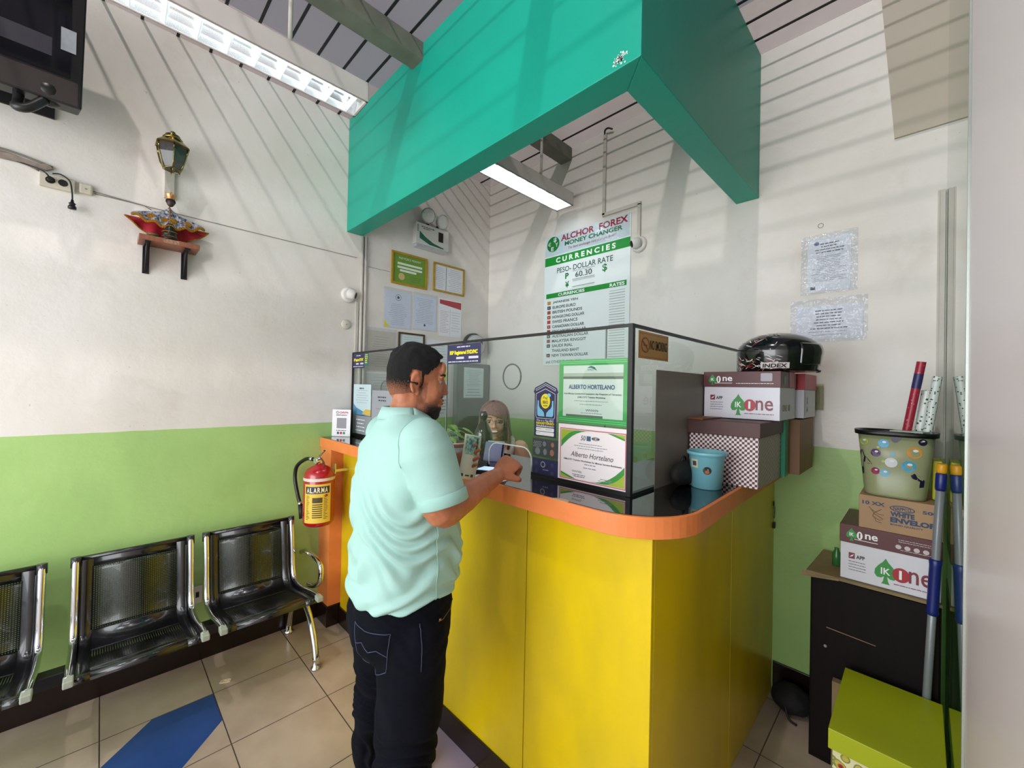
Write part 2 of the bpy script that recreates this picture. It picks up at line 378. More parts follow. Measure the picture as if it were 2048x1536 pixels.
# ---------------------------------------------------------------- fluorescent fixtures
M_FIX = mat('fixture_housing_enamel', '#d3cbc6', 0.4, var=0.06, vscale=9)
M_REFL = mat('louvre_mirror_metal', '#f2f5f7', 0.18, 0.85)
M_TUBE = mat('lit_tube', '#eaf6ff', 0.5, emit=5)
M_TUBE_C = mat('lit_tube_near_wall', '#eaf6ff', 0.5, emit=15)
M_TUBE_B = mat('fill_tube_bright', '#f4f8ff', 0.5, emit=60)  # tubes of the added lamps behind the camera
def fixture(xc, ya, yb, label, rods, tube=None, group='louvred fluorescent lights under the ceiling'):
    zb, zt, hw = 2.795, 2.885, 0.075
    t = thing('fluorescent_fixture', label, 'ceiling light', (xc, (ya+yb)/2, zb), group)
    w = MB().box((xc-hw, ya, zt-0.003), (xc+hw, yb, zt)).box((xc-hw, ya, zb), (xc-hw+0.004, yb, zt)).box((xc+hw-0.004, ya, zb), (xc+hw, yb, zt))
    w.box((xc-hw, ya, zb), (xc+hw, ya+0.004, zt)).box((xc-hw, yb-0.004, zb), (xc+hw, yb, zt))
    w.box((xc-hw, ya, zb), (xc-hw+0.010, yb, zb+0.004)).box((xc+hw-0.010, ya, zb), (xc+hw, yb, zb+0.004)).box((xc-hw, yb-0.012, zb), (xc+hw, yb, zb+0.004)).box((xc-hw, ya, zb), (xc+hw, ya+0.012, zb+0.004))
    obj('housing', w, M_FIX, t, bevel=0.0012)
    w = MB()
    for s_ in (-1, 1):
        prof = [(xc+s_*(hw-0.010), zb+0.004), (xc+s_*(hw-0.016), zb+0.030), (xc+s_*(hw-0.030), zb+0.055), (xc+s_*0.02, zt-0.012), (xc, zt-0.008)]
        for i in range(4):
            (x0, z0), (x1, z1) = prof[i], prof[i+1]
            w.face([(x0, ya+.005, z0), (x1, ya+.005, z1), (x1, yb-.005, z1), (x0, yb-.005, z0)], 0, True)
    obj('reflector', w, M_REFL, t)
    n = max(3, int(round((yb-ya-0.08)/0.095)))
    for i in range(n+1):
        w = MB(); y = ya+0.045+(yb-ya-0.09)*i/n; hb = hw-0.011; zt_ = zb+0.030
        R_ = [[(xc-hb,y-.0008,zb+.003),(xc+hb,y-.0008,zb+.003),(xc+hb,y+.0008,zb+.003),(xc-hb,y+.0008,zb+.003)], [(xc-hb*.72,y-.009,zb+.028),(xc+hb*.72,y-.009,zb+.028),(xc+hb*.72,y+.009,zb+.028),(xc-hb*.72,y+.009,zb+.028)]]
        w.rings(R_, 0, False); obj('louvre_blade', w, mat('louvre_blade_metal', '#f4f8fa', 0.35, 0.3), t)
    w = MB().cyl((xc, ya+0.035, zb+0.052), (xc, yb-0.035, zb+0.052), 0.0135, n=14)
    obj('lamp_tube', w, tube or M_TUBE, t)
    for y_ in (ya+0.005, yb-0.035): obj('tube_holder', MB().box((xc-0.012, y_, zb+0.04), (xc+0.012, y_+0.03, zb+0.075)), M_WHITEPL, t)
    for ry in rods:
        obj('hanging_rod', MB().cyl((xc, ry, zt), (xc, ry, H_CEIL-0.003), 0.009, n=12), M_TRIMPAINT, t)
    return t
fx = fixture(0.865, -2.81, -1.590, 'long lit louvred fluorescent light hanging in front of the teal canopy', (-1.90, -2.62)); fx.rotation_euler.z = -0.018; fx.location.x -= 0.010; fx.location.z -= 0.004
fixture(0.915, -1.155, -0.095, 'shorter lit louvred fluorescent light under the canopy, end to the back wall', (-0.36, -1.0), M_TUBE_C)
fixture(2.05, -4.4, -3.2, 'added louvred fluorescent fill light, unseen behind the camera', (-3.4, -4.2), M_TUBE_B)  # added lamp out of view, brightens the room
fixture(0.9, -4.9, -3.7, 'added louvred fluorescent fill light, unseen behind the camera near the left wall', (-3.9, -4.7), M_TUBE_B)  # second added fill lamp out of view

# ---------------------------------------------------------------- counter
M_YEL = mat('yellow_counter_paint', '#e6c604', 0.30, var=0.16, vscale=2.6, bump=0.06, bscale=9, var_col='#cdb31c', stretch=(1.6,1.6,0.6))
M_ORG = mat('orange_edge_paint', '#ec8748', 0.45, var=0.08, vscale=10, bump=0.15, bscale=30)
M_TOP = mat('black_polished_top', '#08080a', 0.06, coat=0.5)
TOPZ = 1.155
t = thing('service_counter', 'yellow panelled counter with black top, orange edge and rounded corner', 'counter', (1.1, -1.34, 0))
for a, b in ((0.166, 0.86), (0.864, 1.746), (1.750, 2.220)):
    obj('front_panel', MB().box((a, -1.34, 0.0), (b, -1.322, 1.10)), M_YEL, t, bevel=0.0015)
obj('side_panel', MB().box((2.202, -1.3215, 0.0), (2.22, -0.66, 1.10)), M_YEL, t, bevel=0.0015)
obj('side_panel', MB().box((2.202, -0.656, 0.0), (2.22, -0.002, 1.10)), M_YEL, t, bevel=0.0015)
obj('support_post', MB().box((0.001, -1.418, 0.126), (0.165, -1.322, 1.094)), M_ORG, t, bevel=0.002)
obj('kick_board', MB().box((0.001, -1.350, 0), (2.216, -1.3405, 0.105)).box((0.001, -1.425, 0), (0.172, -1.3505, 0.125)), M_SKIRT, t, bevel=0.002)
out = [(0.001,-1.425),(2.08,-1.425)] + arc((2.08,-1.205), 0.22, -90, 0, 14)[1:] + [(2.285,-0.75),(2.27,-0.002)]
inn = [(1.78,-0.002),(1.78,-0.93),(0.001,-0.93)]
pl0 = PL((0,0,0), (1,0,0), (0,1,0))
def inset(P, d):
    R = []
    for i, p in enumerate(P):
        a = Vector(P[max(i-1,0)]); b = Vector(P[min(i+1,len(P)-1)]); q = (b-a).normalized(); R.append((p[0]-q.y*d, p[1]+q.x*d))
    return R
o2 = inset(out, 0.012); o2[0] = (0.001, o2[0][1]); o2[-1] = (o2[-1][0], -0.002)
obj('countertop', MB().prism(pl0, o2+inn, 1.105, TOPZ), M_TOP, t)
w = MB()
w.prism(pl0, out + o2[::-1], 1.094, TOPZ-0.001)
obj('edge_trim', w, M_ORG, t, bevel=0.0015)
w = MB(); w.prism(pl0, o2[:]+[(2.2,-0.002),(2.2,-1.32),(0.001,-1.32)], 1.094, 1.1045); obj('top_underside', w, M_ORG, t)
w = MB()
rn = random.Random(5)
pts = [(1.92,-1.4245),(1.94,-1.405),(1.965,-1.400),(1.985,-1.408),(1.99,-1.4245)]
w.prism(pl0, pts, TOPZ-0.0008, TOPZ+0.0006)
obj('chipped_edge', w, mat('bare_chipboard', '#c9a98b', 0.9), t)['label'] = 'chipped bare spot on the orange edge'
obj('rear_panel', MB().box((0.001, -0.952, 0), (1.76, -0.937, 1.10)).box((1.80, -0.93, 0), (1.815, -0.002, 1.10)), mat('brown_laminate', '#5a4333', 0.5), t)
# latch ring hanging on the side panel by the wall
lt = thing('padlock_hasp', 'small dark metal hasp and ring hanging at the counter side near the back wall', 'hasp', (2.221, -0.03, 0.86))
w = MB().tube([(2.226, -0.03+0.014*math.cos(q), 0.9+0.03*math.sin(q)) for q in [i*2*PI/16 for i in range(17)]], 0.0016, 6)
obj('ring', w, mat('dull_steel', '#6f6a62', 0.4, 0.8), lt); obj('padlock', MB().box((2.221,-0.036,0.82),(2.231,-0.022,0.85)).box((2.221,-0.034,0.93),(2.226,-0.024,0.955)), M_BLACKMATT, lt, bevel=0.002)

# ---------------------------------------------------------------- glass screen on the counter
M_FRAME = mat('black_frame_strip', '#141313', 0.4)
t = thing('glass_screen', 'clear glass screen with thin black edges standing on the counter', 'glass screen', (1.04, -1.22, TOPZ))
GZ = 1.709; gy = -1.22
plg = PL((0, gy, 0), (1,0,0), (0,0,1))
def pane(pts): return MB().prism(plg, pts, -0.003, 0.003)
obj('glass_pane', pane([(0.006,TOPZ+.006),(1.081,TOPZ+.006),(1.081,GZ-.004),(0.006,GZ-.004)]), M_GLASS, t)
AR = [(1.655,TOPZ+.006)] + [(1.655,TOPZ+0.05)] + arc((1.605,TOPZ+.055), 0.05, 0, 90, 6) + arc((1.455,TOPZ+.055), 0.05, 90, 180, 6) + [(1.405,TOPZ+.05),(1.405,TOPZ+.006)]
obj('glass_pane', pane([(1.085,TOPZ+.006)] + AR[::-1] + [(1.983,TOPZ+.006),(1.983,GZ-.004),(1.085,GZ-.004)]), M_GLASS, t)
obj('glass_pane', pane([(1.987,TOPZ+.006),(2.074,TOPZ+.006),(2.074,GZ-.004),(1.987,GZ-.004)]), M_GLASS, t)
obj('side_pane', MB().box((2.077, -1.214, TOPZ+.006), (2.083, -0.12, GZ-.004)), M_GLASS, t)
w = MB().tube([plg.p(a,b) for a,b in AR], 0.003, 8); obj('cutout_edge', w, mat('ground_glass_edge', '#e9efec', 0.3), t)
M_JOINT = mat('glass_joint', '#6f7f78', 0.4)
obj('glass_joint', MB().box((1.081,gy-.003,TOPZ+.006),(1.085,gy+.003,GZ-.004)), M_JOINT, t); obj('glass_joint', MB().box((1.983,gy-.003,TOPZ+.006),(1.987,gy+.003,GZ-.004)), M_JOINT, t)
for (a, b) in ((1.535, 1.545), (0.455, 1.47)):
    w = MB().tube([plg.p(a+0.052*math.cos(q), b+0.052*math.sin(q), 0) for q in [i*2*PI/36 for i in range(37)]], 0.0033, 6)
    obj('speaking_hole_rim', w, mat('dark_rim', '#5b625f', 0.4), t)
obj('top_rail', MB().box((0.001, gy-.006, GZ-.004), (2.086, gy+.006, GZ+.006)).box((2.074, gy+.006, GZ-.004), (2.086, -0.12, GZ+.006)), M_FRAME, t)
obj('corner_strip', MB().box((2.072, gy-.008, TOPZ+.001), (2.088, gy+.008, GZ-.004)), M_FRAME, t)
obj('wall_strip', MB().box((0.001, gy-.006, TOPZ+.001), (0.012, gy+.006, GZ-.004)).box((2.074, -0.132, TOPZ+.001), (2.086, -0.12, GZ-.004)), M_FRAME, t)
obj('bottom_channel', MB().box((0.012, gy-.008, TOPZ), (1.40, gy+.008, TOPZ+.014)).box((1.66, gy-.008, TOPZ), (2.072, gy+.008, TOPZ+.014)).box((2.073, gy+.008, TOPZ), (2.088, -0.132, TOPZ+.010)), M_FRAME, t)
bb = obj('backing_board', MB().box((2.0886, -1.062, TOPZ+.0005), (2.0902, -0.14, 1.572)), mat('grey_brown_board', '#7d766c', 0.5, var=0.1, vscale=4), loc=(2.0894, -0.6, TOPZ)); tag(bb, 'grey-brown board standing against the side glass of the counter', 'board')
# ---------------------------------------------------------------- papers, certificates, signs
def sheet(name, pl, w_, h_, col, label, cat, thick=0.0015, rough=0.5, bevel=0, group=None, back=0.0005):
    """a flat board or paper; its frame pl has its origin at the bottom left corner"""
    mb = MB().pbox(pl, 0, 0, back, w_, h_, back+thick)
    m = col if not isinstance(col, str) else mat(name+'_'+col[1:], col, rough)
    o = obj(name, mb, m, loc=pl.p(w_/2, 0, back), bevel=bevel); tag(o, label, cat, group)
    return o, PL(pl.p(0, 0, back+thick), pl.u, pl.v)
def lines(par, q, a0, a1, bt, bb_, n, m=M_GREYINK, seed=1, h=0.0022, center=True, fills=None, name='printed_lines'):
    mb = MB(); r = random.Random(seed)
    for i in range(n):
        b = bt - (bt-bb_)*i/max(n-1, 1)
        dashes(mb, q, a0, a1, b, h, r, 0.0006, center=center, fill=(fills[i % len(fills)] if fills else r.uniform(.55, 1)))
    return obj(name, mb, m, par)
def deco(par, name, m, fn, label=None):
    mb = MB(); fn(mb); o = obj(name, mb, m, par)
    if label: o['label'] = label
    return o
def framed(pl, w_, h_, fw_, mframe, mpaper, label, cat='framed certificate', depth=0.014):
    t = thing('picture_frame', label, cat, pl.p(w_/2, 0, 0))
    mb = MB()
    mb.pbox(pl, 0, 0, 0.0005, w_, fw_, depth).pbox(pl, 0, h_-fw_, 0.0005, w_, h_, depth).pbox(pl, 0, fw_, 0.0005, fw_, h_-fw_, depth).pbox(pl, w_-fw_, fw_, 0.0005, w_, h_-fw_, depth)
    obj('frame', mb, mframe, t, bevel=0.0025)
    p = obj('paper', MB().pbox(pl, fw_*.8, fw_*.8, 0.001, w_-fw_*.8, h_-fw_*.8, 0.005), mpaper, t)
    return t, p, PL(pl.p(0, 0, 0.005), pl.u, pl.v)
M_GOLD = mat('gold_painted_frame', '#b8921e', 0.35, 0.25, var=0.15, vscale=30)
M_NAVY = mat('navy_print', '#26264f', 0.45); M_GREENP = mat('green_print', '#0c8f2c', 0.45); M_REDP = mat('red_print', '#b3202e', 0.45)
M_WHITEP = mat('white_print', '#f2f4f4', 0.45); M_YELP = mat('yellow_print', '#f0e010', 0.45); M_BLUEP = mat('blue_print', '#3d5a8a', 0.45)

# --- currency board on the back wall
BW, BH = 0.733, 0.985
bd, q = sheet('rate_board', plB(0.660, 1.675), BW, BH, '#e4edec', 'tall white currency rate board with green bands on the back wall', 'sign board', 0.006, 0.3)
X = lambda v: v-0.660
Z = lambda v: v-1.675
def f_(mb):
    rect(mb, q, X(.664), Z(2.438), X(1.3915), Z(2.503)); rect(mb, q, X(.682), Z(2.188), X(1.369), Z(2.224))
    disc(mb, q, X(.741), Z(2.600), .060, .058)
deco(bd, 'green_band', M_GREENP, f_)
def f_(mb): text(mb, q, 'ALCHOR  FOREX', X(.816), Z(2.605), X(1.372), Z(2.652), bold=.03)
deco(bd, 'red_lettering', M_REDP, f_)
def f_(mb): text(mb, q, 'The best exchange rate you can find!!!', X(.885), Z(2.527), X(1.285), Z(2.552), shear=.35)
deco(bd, 'tag_line', M_REDP, f_)
def f_(mb):
    text(mb, q, 'MONEY CHANGER', X(.852), Z(2.564), X(1.333), Z(2.596), bold=.03)
    text(mb, q, 'P', X(.862), Z(2.314), X(.894), Z(2.357), bold=.04); text(mb, q, '¥', X(.864), Z(2.248), X(.898), Z(2.294), bold=.03); text(mb, q, '$', X(1.182), Z(2.305), X(1.220), Z(2.362), bold=.02)
deco(bd, 'green_lettering', mat('deep_green_print', '#1b7a3c', 0.5), f_)
def f_(mb):
    text(mb, q, 'C U R R E N C I E S', X(.772), Z(2.450), X(1.284), Z(2.489), .002, bold=.04); text(mb, q, 'CURRENCIES', X(.799), Z(2.195), X(1.038), Z(2.217), .002, bold=.03)
    text(mb, q, 'RATES', X(1.243), Z(2.192), X(1.355), Z(2.216), .002, bold=.03)
    text(mb, q, '$', X(.745), Z(2.61), X(.775), Z(2.648), .002, bold=.04); text(mb, q, 'E', X(.722), Z(2.548), X(.748), Z(2.58), .002, bold=.04); text(mb, q, 'Y', X(.762), Z(2.575), X(.79), Z(2.605), .002, bold=.04); text(mb, q, '€', X(.692), Z(2.59), X(.72), Z(2.62), .002, bold=.02)
deco(bd, 'white_lettering', M_WHITEP, f_)
names = ['JAPANESE YEN', 'EUROPE EURO', 'BRITISH POUNDS', 'HONGKONG DOLLAR', 'SWISS FRANCS', 'CANADIAN DOLLAR', 'SINGAPORE DOLLAR', 'AUSTRALIAN DOLLAR', 'MALAYSIA RINGGIT', 'SAUDI RIAL', 'THAILAND BAHT', 'NEW TAIWAN DOLLAR']
def f_(mb):
    text(mb, q, 'PESO- DOLLAR RATE', X(.784), Z(2.370), X(1.264), Z(2.409), bold=.01); text(mb, q, '60.30', X(.957), Z(2.311), X(1.098), Z(2.350), .005)
    for i, s_ in enumerate(names):
        z = 2.140-i*0.0365; text(mb, q, s_, X(.747), Z(z), X(.747+0.0195*len(s_)), Z(z+.022), bold=.02)
    text(mb, q, 'and OTHER CURRENCIES', X(.690), Z(1.69), X(1.02), Z(1.712))
deco(bd, 'dark_lettering', mat('grey_green_print', '#3f5350', 0.5), f_)
fc = ['#c08a3a', '#28344a', '#9b4b38', '#a8442f', '#b04038', '#b5483c', '#8c2f2a', '#34424a', '#8a5a50', '#2c4a44', None, '#6a3a40']
for i, c_ in enumerate(fc):
    if c_:
        z = 2.139-i*0.0365
        deco(bd, 'flag', mat('flag_'+c_[1:], c_, 0.5), lambda mb: rect(mb, q, X(.695), Z(z), X(.728), Z(z+.026)))
        if i % 2: deco(bd, 'flag_emblem', mat('flag_emblem_pale', '#c9a88e', 0.5), lambda mb: disc(mb, q, X(.711), Z(z+.013), .006, .006, .0016, 10))
def slot(a0, b0, a1, b1): obj('rate_slot', MB().pbox(q, a0, b0, 0.0, a1, b0+.003, .006).pbox(q, a0, b1-.003, 0, a1, b1, .003), mat('grey_slot', '#aab3b0', 0.4), bd)
slot(X(.930), Z(2.298), X(1.12), Z(2.363))
slot(X(.930), Z(2.245), X(1.12), Z(2.29))
for i in range(13):
    z = 2.166-i*.0355; slot(X(1.242), Z(z-.020), X(1.358), Z(z))
obj('clear_header_film', MB().pbox(q, .005, .835, .003, .727, .983, .0035), glassy('header_film', '#f6f8fa', rough=0.06, bump=0.5, bscale=14), bd)

# --- back wall papers in crinkled plastic
def sleeve(par, pl, a0, b0, a1, b1, seed, c=0.003):
    mb = MB(); n, k = 26, 26; R = random.Random(seed); G = []
    for i in range(n+1):
        for j in range(k+1):
            a = a0+(a1-a0)*i/n; b = b0+(b1-b0)*j/k
            G.append(pl.p(a, b, c+0.0035+0.0035*noise.noise(Vector((a*34+seed, b*30, seed)))+0.002*noise.noise(Vector((a*90, b*80+seed, 1.5)))))
    mb.v = G
    for i in range(n):
        for j in range(k):
            v = i*(k+1)+j; mb.f.append((v, v+k+1, v+k+2, v+1)); mb.m.append(0); mb.s.append(True)
    return obj('plastic_sleeve', mb, M_SLEEVE, par)
d, q = sheet('paper_notice', plB(2.345, 1.99), 0.165, 0.255, M_PAPER, 'letter with blue seal in crinkled plastic on the back wall, upper of two', 'notice')
lines(d, q, .03, .14, .225, .185, 4, M_INK, 3, .004); lines(d, q, .015, .15, .165, .05, 15, M_GREYINK, 4)
deco(d, 'seal', M_BLUEP, lambda mb: disc(mb, q, .035, .232, .010, c=.0006)); deco(d, 'stamp', M_INK, lambda mb: rect(mb, q, .012, .012, .032, .026))
sleeve(d, q, -.026, -.012, .190, .275, 3)
deco(d, 'hook_scuff', mat('wall_scuff', '#9a9384', 0.8), lambda mb: ringf(mb, q, .05, .318, .012, .003, c=-.001))
d, q = sheet('paper_notice', plB(2.30, 1.76), 0.255, 0.16, M_PAPER, 'wide certificate in crinkled plastic on the back wall, lower of two', 'notice')
lines(d, q, .05, .21, .135, .05, 7, M_INK, 8, .004); lines(d, q, .03, .22, .035, .02, 2, M_GREYINK, 9)
sleeve(d, q, -.022, -.014, .272, .194, 7)

# --- left wall behind the counter
t, p, q = framed(plA(-.955, 2.245), .305, .240, .016, M_GOLD, mat('green_certificate', '#6f9a2e', 0.45, var=0.1, vscale=12), 'gold framed green certificate on the left wall beside the corner pipes')
def f_(mb):
    text(mb, q, 'MAYOR\'S PERMIT', .06, .190, .25, .206); 
    for b in (.155, .128, .105): rect(mb, q, .05+.02*(b<.11), b-.006, .26-.05*(b<.11), b+.010, .0008)
deco(p, 'white_boxes', mat('pale_paper', '#dfe8da', 0.5), f_); lines(p, q, .06, .25, .155, .105, 3, M_INK, 5, .003); deco(p, 'seal', mat('tan_seal', '#cdb27a', 0.5), lambda mb: disc(mb, q, .085, .062, .026)); lines(p, q, .14, .26, .07, .04, 3, M_INK, 6, .002)
t, p, q = framed(plA(-.592, 2.255), .308, .228, .014, M_GOLD, M_PAPER, 'gold framed white two-column certificate right of the green one', 'framed certificate')
lines(p, q, .025, .11, .19, .035, 12, M_GREYINK, 12); lines(p, q, .14, .285, .195, .03, 12, M_GREYINK, 13); deco(p, 'fold_line', mat('teal_line', '#3d6f66', 0.5), lambda mb: rect(mb, q, .122, .018, .126, .21))
d, q = sheet('paper_certificate', plA(-1.0, 1.925), .215, .265, '#d9dfe9', 'pale certificate with round seal and yellow corner on the left wall, top row', 'certificate')
lines(d, q, .03, .19, .17, .02, 12, M_GREYINK, 21); deco(d, 'seal', M_GREYINK, lambda mb: ringf(mb, q, .11, .222, .024, .004)); deco(d, 'seal_mark', M_INK, lambda mb: disc(mb, q, .11, .222, .010)); deco(d, 'yellow_corner', M_YELP, lambda mb: poly(mb, q, [(0,0),(.05,0),(.022,.02),(0,.06)], .0007))
sleeve(d, q, -.008, -.01, .224, .285, 21)
d, q = sheet('paper_certificate', plA(-.76, 1.935), .205, .262, '#dde3ee', 'plain typed letter hanging between the seal certificate and the red-headed sheet', 'certificate')
lines(d, q, .02, .18, .235, .05, 15, M_GREYINK, 22); deco(d, 'stamp', M_INK, lambda mb: disc(mb, q, .10, .035, .009))
sleeve(d, q, -.008, -.01, .212, .28, 22)
d, q = sheet('paper_calendar', plA(-.527, 1.905), .225, .30, '#e6e8ec', 'sheet with a red heading band on the left wall', 'notice')
deco(d, 'red_heading', mat('red_band', '#b14048', 0.5), lambda mb: poly(mb, q, [(.005,.292),(.22,.292),(.22,.235),(.005,.258)], .0006)); lines(d, q, .012, .105, .20, .03, 14, mat('red_ink', '#a8626a', 0.6), 23, center=False); lines(d, q, .115, .215, .20, .05, 8, M_GREYINK, 24); deco(d, 'grid_line', M_GREYINK, lambda mb: rect(mb, q, .108, .01, .1095, .22))
d, q = sheet('paper_certificate', plA(-1.12, 1.60), .21, .285, '#cfc6b4', 'aged cream certificate on the left wall under the white letters', 'certificate')
lines(d, q, .03, .18, .24, .03, 13, mat('brown_ink', '#94886f', 0.6), 25); sleeve(d, q, -.008, -.01, .222, .305, 25)
t, p, q = framed(plA(-.885, 1.66), .225, .235, .013, mat('dark_bronze_frame', '#4d3a1c', 0.35, 0.3), mat('pale_blue_paper', '#cfdde0', 0.5), 'dark bronze framed certificate on the left wall, above the man\'s head')
lines(p, q, .03, .19, .20, .03, 11, M_GREYINK, 27)
d, q = sheet('paper_notice', plA(-.64, 1.66), .25, .205, '#e2e4ea', 'white horizontal certificate on the left wall right of the bronze frame', 'notice'); lines(d, q, .04, .21, .16, .03, 7, M_GREYINK, 28)
d, q = sheet('sticky_note', plA(-.885, 1.585), .10, .075, '#35e05a', 'bright green slip below the bronze frame', 'paper slip')
d, q = sheet('sticky_note', plA(-.58, 1.545), .15, .105, '#cfe04a', 'yellow-green slip on the left wall right of the man\'s head', 'paper slip'); lines(d, q, .02, .13, .08, .02, 4, M_INK, 29, .004)
d, q = sheet('paper_notice', plA(-1.125, 1.43), .27, .15, '#c9cbc9', 'long grey typed sheet low on the left wall behind the counter glass', 'notice'); lines(d, q, .03, .24, .12, .02, 6, M_GREYINK, 30)
d, q = sheet('paper_notice', plA(-.60, 1.25), .20, .28, '#dde0e4', 'white poster low on the left wall behind the man\'s face', 'notice'); lines(d, q, .03, .17, .24, .03, 9, M_INK, 31, .004)

# electrical panel box with its paper
t = thing('breaker_panel', 'grey steel breaker panel box in the back left corner', 'panel box', (0, -.20, 1.15))
obj('cabinet_box', MB().box((0.0005, -.372, 1.15), (.045, -.012, 1.695)), mat('grey_panel_paint', '#7f8b84', 0.45, var=0.08), t, bevel=0.004)
obj('panel_door', MB().box((0.0455, -.355, 1.17), (.050, -.03, 1.675)), mat('grey_panel_paint', '#7f8b84', 0.45), t, bevel=0.002)
d, q = sheet('paper_certificate', plA(-.30, 1.405, .0505), .215, .255, '#d3e3e2', 'pale typed certificate taped on the grey breaker panel', 'certificate')
lines(d, q, .02, .195, .23, .10, 11, M_GREYINK, 33); lines(d, q, .02, .19, .07, .02, 3, M_INK, 34, .003)
# electric meter
t = thing('electric_meter', 'round glass-fronted electric meter on the left wall near the back corner', 'meter', (0, -.175, 1.84))
obj('meter_base', MB().lathe([(.108,.0005),(.108,.03),(.10,.04)], (0,-.175,1.85), 32, ax=(1,0,0)), mat('dark_meter_rim', '#3c3f3d', 0.4), t)
obj('dial', MB().lathe([(.098,.0405),(.085,.075),(.05,.092),(.001,.095)], (0,-.175,1.85), 32, ax=(1,0,0)), mat('meter_face', '#b5b9b6', 0.15, coat=0.6), t)
obj('pointer_plate', MB().prism(plA(-.185, 1.86, .085), [(-.02,-.01),(.05,.0),(.045,.04)], 0, .008), M_BLACKMATT, t)

# emergency light
t = thing('emergency_light', 'white twin-lamp emergency light on the left wall under the canopy', 'emergency light', (0, -.635, 2.555))
obj('battery_case', MB().box((.0005, -.785, 2.575), (.055, -.485, 2.735)), M_WHITEPL, t, bevel=0.006)
q = plA(-.785, 2.575, .0555)
obj('green_swoosh', poly(MB(), q, [(.03,.04),(.03,.095),(.08,.06),(.15,.03),(.25,.012),(.25,.004),(.12,.008)], .0006), mat('dark_green_print', '#1c6b58', 0.4), t)
w = MB(); rect(w, q, .20, .055, .245, .13, .0006); obj('indicator_panel', w, M_BLACK, t)
w = MB(); dashes(w, q, .045, .17, .13, .006, random.Random(4)); dashes(w, q, .06, .12, .118, .005, random.Random(5)); obj('printed_lines', w, M_INK, t)
w = MB()
for i in range(6): rect(w, q, .008, .09+i*.009, .022, .094+i*.009, .0006)
obj('vent_slots', w, M_INK, t)
obj('lower_tray', MB().box((.0005, -.775, 2.552), (.05, -.50, 2.573)), glassy('frosted_tray', '#e8ecec', milky=.5), t)
for y_, z_, tl in ((-.690, 2.802, -.2), (-.562, 2.792, .2)):
    ax = Vector((.9, tl, -.35)).normalized()
    o = obj('lamp_head', MB().lathe([(.02,-.035),(.045,-.015),(.056,.012),(.058,.02)], (.055,y_,z_), 24, ax=ax), mat('grey_lamp_cup', '#a7aaa6', 0.3, 0.3), t)
    obj('lens', MB().lathe([(.056,.0205),(.045,.03),(.02,.036),(.001,.037)], (.055,y_,z_), 24, ax=ax), mat('lamp_lens', '#dfe4e2', 0.08, 0.4, bump=0.6, bscale=120), o)
    obj('lamp_neck', MB().cyl((.03,y_*.6-.635*.4,2.735),(.045,y_,z_-.02),.012), M_BLACKMATT, t)

# wall cameras and conduits
def dome_cam(loc, look, label, side):
    t = thing('security_camera', label, 'security camera', loc); n = Vector(side); c = Vector(loc); d_ = Vector(look).normalized()
    obj('base', MB().lathe([(.052,.0005),(.052,.012),(.040,.022)], c, 28, ax=n), M_WHITEPL, t)
    o = obj('body', MB().lathe([(.001,-.034),(.030,-.02),(.034,0),(.032,.022),(.026,.030)], c+n*.045, 28, ax=d_), M_WHITEPL, t)
    obj('lens', MB().lathe([(.022,.0305),(.018,.034),(.001,.036)], c+n*.045, 24, ax=d_), M_BLACK, t)
dome_cam((0, -1.262, 2.10), (.55, .8, -.25), 'small white dome camera on the left wall beside the pipes', (1,0,0))
dome_cam((1.452, 0, 2.435), (-.65, -.7, -.3), 'white dome camera on the back wall at the rate board\'s edge', (0,-1,0))
t = thing('wall_conduit', 'pair of cream vertical pipes on the left wall below the canopy', 'conduit', (0, -1.16, 1.16))
obj('pipe', MB().cyl((.012,-1.178,1.16),(.012,-1.178,2.52),.011,n=12), M_TRIMPAINT, t); obj('pipe', MB().cyl((.012,-1.152,1.16),(.012,-1.152,2.52),.011,n=12), M_TRIMPAINT, t)
obj('channel', MB().box((.0005,-1.213,1.72),(.014,-1.195,2.06)), M_TRIMPAINT, t)
t = thing('wall_conduit', 'cream surface conduit from the ceiling down around the rate board', 'conduit', (1.19, 0, 2.45))
for a, b in (((1.176,0,2.695),(1.198,-.016,3.26)), ((1.176,0,2.688),(1.462,-.016,2.712)), ((1.440,0,2.47),(1.462,-.016,2.70))):
    obj('channel', MB().box((a[0],-.0005,a[2]),b), M_TRIMPAINT, t, bevel=0.002)
obj('cable_end', MB().tube(smooth_path([(1.187,-.01,3.25),(1.19,-.02,3.275),(1.22,-.03,3.277),(1.25,-.02,3.262)]), .006), M_BLACK, t)
c_ = thing('junction_cover', 'round white blank cover on the left wall near the counter pipes', 'cover plate', (0, -1.275, 1.90))
obj('cover', MB().lathe([(.032,.0005),(.032,.006),(.026,.011),(.001,.012)], (0,-1.275,1.90), 24, ax=(1,0,0)), mat('aged_white_plastic', '#d3cdbd', 0.4), c_); obj('screw', MB().cyl((.012,-1.275,1.90),(.014,-1.275,1.90),.004), M_GREYINK, c_)
c_ = thing('light_switch', 'transparent covered wall switch on the back wall beside the helmet boxes', 'switch', (2.388, 0, 1.42))
obj('plate', MB().box((2.362,-.008,1.425),(2.415,-.0005,1.54)), mat('beige_plate', '#b9b5a2', 0.4), c_, bevel=0.003); obj('rocker', MB().box((2.378,-.013,1.455),(2.400,-.0085,1.51)), mat('beige_plate', '#b9b5a2', 0.4), c_, bevel=0.001); obj('clear_cover', MB().box((2.357,-.022,1.42),(2.420,-.0205,1.546)), glassy('clear_switch_cover', '#eeeee6', rough=.1), c_)
c_ = thing('wall_socket', 'small cream socket low on the left wall between the benches', 'socket', (0, -2.04, .32))
